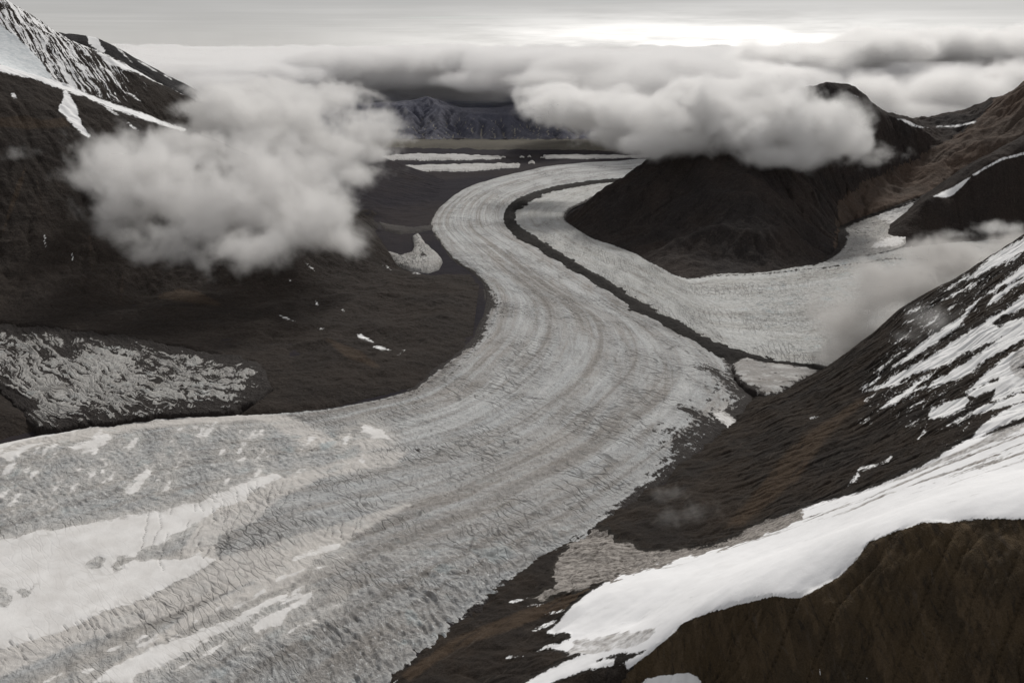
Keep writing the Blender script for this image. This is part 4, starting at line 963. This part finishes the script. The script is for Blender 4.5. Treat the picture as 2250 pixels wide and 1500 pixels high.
ROCK_I = rock_material('spur_rock', (0.028, 0.0185, 0.012), (0.015, 0.011, 0.009), (0.062, 0.040, 0.024), snow_jag=7.0, size=.42, snow_spots=0.36, warm=(0.045, 0.029, 0.018), streak=.8, runs=(420, 26, 60), rot=50., ice_a=(0.10, 0.085, 0.075))
ROCK_J = rock_material('near_ridge_rock', (0.084, 0.056, 0.027), (0.050, 0.035, 0.019), (0.105, 0.072, 0.039), snow_jag=4.0, size=.30, warm=(0.075, 0.045, 0.02), streak=.95, runs=(15, 240, 70), rot=8., bump=1.5)
SNOWM = rock_material('snow_glacier', (0.02, 0.017, 0.015), (0.03, 0.025, 0.02), snow_jag=5.0, size=.35, snow_col=(0.82, 0.82, 0.83), runs=(420, 34, 60), rot=-13., ice_a=(0.05, 0.042, 0.037), ice_b=(0.36, 0.335, 0.31))
visI = (hI > -120)[:-1, :-1]
fn = (nearf > .5)[:-1, :-1]
fs = (sdf(U, V, SNOWFIELD, 60) > -7)[:-1, :-1] | (ic > -7)[:-1, :-1]
fs &= ~fn
at = {'snow': sI, 'tint': np.where(nearf > .5, np.clip(fbm((XX + YY * .12) / 45, YY / 420, 5, .68, seed=406) * .7 + .28, 0, 1), rib), 'ice': iceI, 'spots': np.clip((np.maximum(sI, -40) + 34) / 40, 0, 1) * np.clip((1010 - V) / 120, 0, 1) * np.clip((U - 1850) / 120, 0, 1) * (dg < 0)}
o = grid_mesh('mountain_spur', XX, YY, hI, ROCK_I, at, keep=visI & ~fn & ~fs)
tag(o, 'dark rocky spur striped with snow above the right bank of the glacier', kind='structure')
o = grid_mesh('snow_glacier', XX, YY, hI, SNOWM, at, keep=visI & fs)
tag(o, 'bright white snow glacier sloping down between the spur and the foreground ridge', kind='structure')
o = grid_mesh('foreground_ridge', XX, YY, hI, ROCK_J, at, keep=visI & fn)
tag(o, 'dark brown foreground ridge face at the lower right corner', kind='structure')

# --- little dark knoll at the left edge
n_foot = world_poly([(-400, 860, 20), (0, 852, 40), (45, 890, 40), (75, 935, 20), (0, 955, 20), (-400, 1060, 20)])
N_lines = [line((-400, 880, 'z', 250), (-60, 875, 'z', 180), (0, 895, 'z', 120), (40, 915, 'z', 80)), [np.array([p[0], p[1], 20.]) for p in n_foot]]
X, Y, h, Ar = mountain(N_lines, (-8000, -2900, 5200, 9300), 20., n_foot, 20., 30, .5, 12., 250., 500)
o = grid_mesh('hill', X, Y, h, ROCK_A, {'snow': 0 * h - 40, 'tint': 0 * h, 'spots': 0 * h, 'ice': 0 * h}, keep=(h > -60)[:-1, :-1])
tag(o, 'small dark knoll at the left edge between the two glaciers', kind='structure')

# ------------------------------------------------------------------ clouds: real volumes
def cloud_material(name, color=(0.945, 0.938, 0.93), dens=0.01, aniso=0.25):
    m, nt, out = new_mat(name)
    v = nt.nodes.new('ShaderNodeVolumePrincipled')
    v.inputs['Color'].default_value = (*color, 1)
    v.inputs['Anisotropy'].default_value = aniso
    v.inputs['Density'].default_value = dens
    nt.links.new(v.outputs[0], out.inputs['Volume'])
    return m

def cloud(name, label, blobs, res, mat, nscale=1 / 900., amp=0.9, soft=0.55, group=None, flat=None, seed=0.0, kind=None, wisp=0.5, layer=None, lo=None, hi=None, stretch=(1, 1, 1), blend=.5, rgh=.66):
    """blobs: (u, v, Y, ru, rv, rd): centre pixel, distance, half sizes in pixels and depth in metres.
    The density is the blobs' union worn by noise, held in a volume grid."""
    ell = []
    for (u, v, Y, ru, rv, rd) in blobs:
        c = P(u, v, Y=float(Y)); k = np.linalg.norm([Y, H - c[2]]) / FPX
        ell.append((c, np.array([ru * k, rd, rv * k])))
    if lo is None:
        pad = 1.0 + 0.6 * amp
        lo = np.min([c - r * pad for c, r in ell], 0); hi = np.max([c + r * pad for c, r in ell], 0)
    n = [max(8, int((hi[i] - lo[i]) / (res if i < 2 else res * .8))) for i in range(3)]
    ng = bpy.data.node_groups.new(name, 'GeometryNodeTree')
    ng.interface.new_socket(name='Geometry', in_out='OUTPUT', socket_type='NodeSocketGeometry')
    o_ = ng.nodes.new('NodeGroupOutput')
    vc = ng.nodes.new('GeometryNodeVolumeCube')
    vc.inputs['Min'].default_value = lo; vc.inputs['Max'].default_value = hi
    for i, ax in enumerate('XYZ'): vc.inputs['Resolution ' + ax].default_value = n[i]
    pos = Sock(ng, ng.nodes.new('GeometryNodeInputPosition').outputs[0])
    e = None
    for c, r in ell:
        d = vmul(ng, vadd(ng, pos, tuple(-c)), tuple(1 / r))
        L = ng.nodes.new('ShaderNodeVectorMath'); L.operation = 'LENGTH'; put(ng, L.inputs[0], d)
        s = Sock(ng, L.outputs['Value'])
        e = s if e is None else e._m('SMOOTH_MIN', s, blend)
    shape = (1.0 - e) if e is not None else None
    p2 = vadd(ng, vmul(ng, pos, tuple(nscale * k for k in stretch)), (seed, seed * .7, -seed))
    wv = noise(ng, p2, 0.8, 2, 0.5, color=True)
    p3 = vadd(ng, p2, vmul(ng, vadd(ng, wv, (-.5, -.5, -.5)), (1.3 * wisp,) * 3))
    n1 = noise(ng, p3, 1.0, 9, rgh)
    vo = voronoi(ng, p3, 2.1); vo2 = voronoi(ng, p3, 4.7)
    bil = (0.62 - vo) * 0.55 + (0.62 - vo2) * 0.28
    f = (n1 - 0.5) * 3.4 * amp + bil * amp * (1.0 - wisp)
    if layer:
        _, yy, z = sep(ng, pos)
        f2 = layer(ng, pos, z)
        shape = f2 if shape is None else shape.max(f2)
    dn = shape + f
    if flat is not None:
        _, _, z = sep(ng, pos)
        dn = dn - z.step(flat - 250.0, flat + 150.0, 0.9, 0.0)
    den = dn.step(0.0, soft)
    put(ng, vc.inputs['Density'], den)
    sm = ng.nodes.new('GeometryNodeSetMaterial'); sm.inputs['Material'].default_value = mat
    ng.links.new(vc.outputs[0], sm.inputs[0]); ng.links.new(sm.outputs[0], o_.inputs[0])
    me = bpy.data.volumes.new(name); me.materials.append(mat)
    o = bpy.data.objects.new(name, me); COL.objects.link(o)
    md = o.modifiers.new('cloud_volume', 'NODES'); md.node_group = ng
    tag(o, label, None if kind else 'cloud', group, kind)
    print('cloud', name, n, n[0] * n[1] * n[2])
    return o

CL = cloud_material('cloud_vapour', dens=0.0038, color=(0.925, 0.917, 0.91))
CC = cloud_material('bright_cloud_vapour', dens=0.0055, color=(0.975, 0.97, 0.965))
CB = cloud_material('thin_cloud_vapour', dens=0.0030)
CF = cloud_material('fog_vapour', dens=0.0065, color=(0.74, 0.725, 0.71))  # low albedo puts shade into the fog's own colour
CW = cloud_material('wisp_vapour', dens=0.0022)
CX = cloud_material('faint_vapour', dens=0.0012)
CS = cloud_material('far_cloud_vapour', dens=0.0035, aniso=.4, color=(0.985, 0.98, 0.975))
CG = cloud_material('grey_far_cloud_vapour', dens=0.0025, aniso=.25, color=(0.955, 0.95, 0.948))

cloud('cloud', 'ragged white cloud hugging the dark left mountainside', [
    (330, 400, 12600, 140, 90, 700), (450, 440, 12000, 150, 90, 700), (250, 450, 11900, 80, 60, 500), (560, 420, 12300, 140, 110, 800), (660, 480, 11800, 120, 75, 600), (755, 525, 12100, 80, 38, 500),
    (420, 515, 11200, 140, 55, 450), (530, 550, 10900, 120, 50, 380), (350, 560, 11000, 70, 30, 250), (245, 355, 13300, 65, 52, 420), (195, 395, 13000, 60, 26, 280), (650, 390, 13400, 110, 90, 800), (380, 320, 14200, 170, 50, 500), (700, 450, 12800, 70, 60, 600)],
    26., CL, 1 / 600., 1.25, .9, seed=3.1, wisp=.9)
cloud('cloud', 'grey cloud bank spilling over behind the left mountain crest', [
    (560, 250, 17800, 150, 50, 900), (640, 290, 17400, 140, 60, 900), (500, 320, 16800, 110, 35, 500), (720, 320, 17500, 110, 60, 900), (780, 290, 18300, 90, 45, 800), (770, 380, 16700, 75, 32, 700), (680, 220, 20000, 130, 30, 800), (440, 240, 17700, 70, 28, 350), (560, 205, 21000, 120, 25, 800), (500, 205, 22000, 110, 26, 900), (620, 198, 24000, 130, 24, 1000), (720, 205, 24000, 90, 20, 900), (830, 340, 17500, 50, 22, 500)],
    36., CB, 1 / 750., 1.25, .7, seed=8.4, wisp=.9)
cloud('cloud', 'big low white cloud lying over the central mountain summit', [
    (1300, 240, 19000, 140, 45, 1000), (1420, 260, 18200, 170, 60, 1100), (1560, 260, 17300, 180, 75, 1100), (1700, 275, 16600, 150, 85, 900), (1800, 285, 16500, 90, 80, 800), (1230, 215, 21000, 110, 32, 900), (1370, 300, 18300, 100, 28, 600), (1500, 315, 16800, 140, 30, 600), (1730, 345, 15900, 100, 28, 500), (1600, 200, 18000, 130, 35, 900), (1870, 310, 16800, 45, 40, 400)],
    32., CC, 1 / 850., .85, .6, seed=12.7, wisp=.6)
cloud('cloud', 'grey fog lying behind the snow-striped spur', [
    (1890, 690, 9300, 110, 90, 500), (1850, 760, 8900, 80, 60, 350), (1990, 630, 9500, 130, 70, 500), (2110, 575, 9900, 140, 50, 500), (2250, 550, 9800, 110, 40, 500), (1990, 700, 8600, 80, 40, 300)],
    24., CF, 1 / 420., 1.1, .9, seed=17.7, wisp=.85)
cloud('cloud', 'white cloud bank filling the gap behind the saddle at right', [
    (1920, 215, 27000, 120, 55, 1500), (2080, 205, 27000, 160, 62, 1800), (2230, 200, 28000, 130, 62, 1800), (2380, 190, 28000, 150, 60, 1800), (2020, 245, 26000, 170, 30, 1200)],
    60., CS, 1 / 1600., .65, .6, seed=23.7, wisp=.45)
cloud('cloud', 'long rolled cloud bank above the gullied far range', [
    (480, 185, 30000, 110, 22, 2500), (570, 165, 38000, 130, 26, 2500), (700, 148, 42000, 150, 36, 2500), (850, 138, 43000, 170, 38, 2500), (1010, 132, 42000, 160, 38, 2500), (1150, 142, 38000, 160, 46, 2800), (1300, 175, 32000, 150, 58, 3000), (1450, 185, 29000, 170, 58, 3000), (1200, 175, 30000, 100, 25, 1500), (640, 178, 41000, 130, 22, 1800), (800, 176, 42500, 150, 24, 2000), (960, 174, 42500, 150, 24, 2000), (1080, 178, 39000, 110, 24, 1800)],
    90., CG, 1 / 2200., .65, .6, seed=27.7, wisp=.45)
cloud('cloud', 'towering cloud bank on the horizon at upper right', [
    (1760, 130, 46000, 130, 40, 4000), (1930, 110, 46000, 130, 42, 4000), (2080, 105, 47000, 150, 45, 4000), (2250, 110, 46000, 140, 45, 4000), (2420, 110, 46000, 150, 45, 4000), (1650, 175, 38000, 150, 40, 3000)],
    120., CS, 1 / 2800., .65, .6, seed=31.7, wisp=.4)
for lab, bl, sc_, sd_ in [
    ('small torn wisp right of the big white cloud', [(1930, 335, 16000, 50, 22, 250), (1890, 260, 17000, 30, 40, 250), (1900, 350, 16000, 40, 18, 250)], 330., 51.),
    ('faint wisp over the dark slope above the snow glacier', [(1510, 1130, 5550, 70, 30, 90), (1460, 1085, 5700, 55, 22, 80)], 110., 52.),
    ('thin wisp drifting across the snow streaks of the spur', [(2040, 700, 7000, 75, 38, 150), (1990, 735, 6900, 50, 22, 120)], 190., 53.),
    ('low scrap of mist at the foot of the right-hand dark hill', [(2190, 500, 14300, 70, 16, 250), (2110, 515, 14200, 50, 10, 200)], 320., 54.),
    ('faint scrap of mist on the far left of the dark slope', [(35, 345, 13600, 55, 24, 200)], 330., 55.),
    ('wispy cloud tail hanging over the dark plain beside the far ice bands', [(830, 300, 19000, 70, 14, 500), (800, 250, 20500, 70, 14, 500)], 500., 56.)]:
    cloud('cloud', lab, bl, sc_ / 14, CX if sc_ < 200 else CW, 1 / sc_, 1.4, 1.0, seed=sd_, wisp=.8, group='small scraps of cloud')
def sea(ng, pos, z):
    band = z.step(900.0, 1600.0, -0.8, 0.0) + z.step(1700.0, 2850.0, 0.3, -1.3)
    cov = noise(ng, vmul(ng, pos, (1 / 17000, 1 / 22000, 0)), 1.0, 3)
    return band + (cov - 0.40) * 3.0
cloud('cloud_sea', 'endless sea of white cloud out to the horizon', [], 220., CG, 1 / 3600., .85, .35, seed=41.7, kind='stuff', wisp=.4, layer=sea,
      lo=np.array([-60000., 42000., 900.]), hi=np.array([80000., 110000., 3000.]))
cloud('cloud_sea', 'hazy far edge of the cloud sea along the horizon', [], 900., CG, 1 / 9000., .5, .5, seed=47.7, kind='stuff', wisp=.4, layer=lambda ng, pos, z: sea(ng, pos, z) + 0.5,
      lo=np.array([-150000., 110500., 900.]), hi=np.array([190000., 320000., 3000.]))
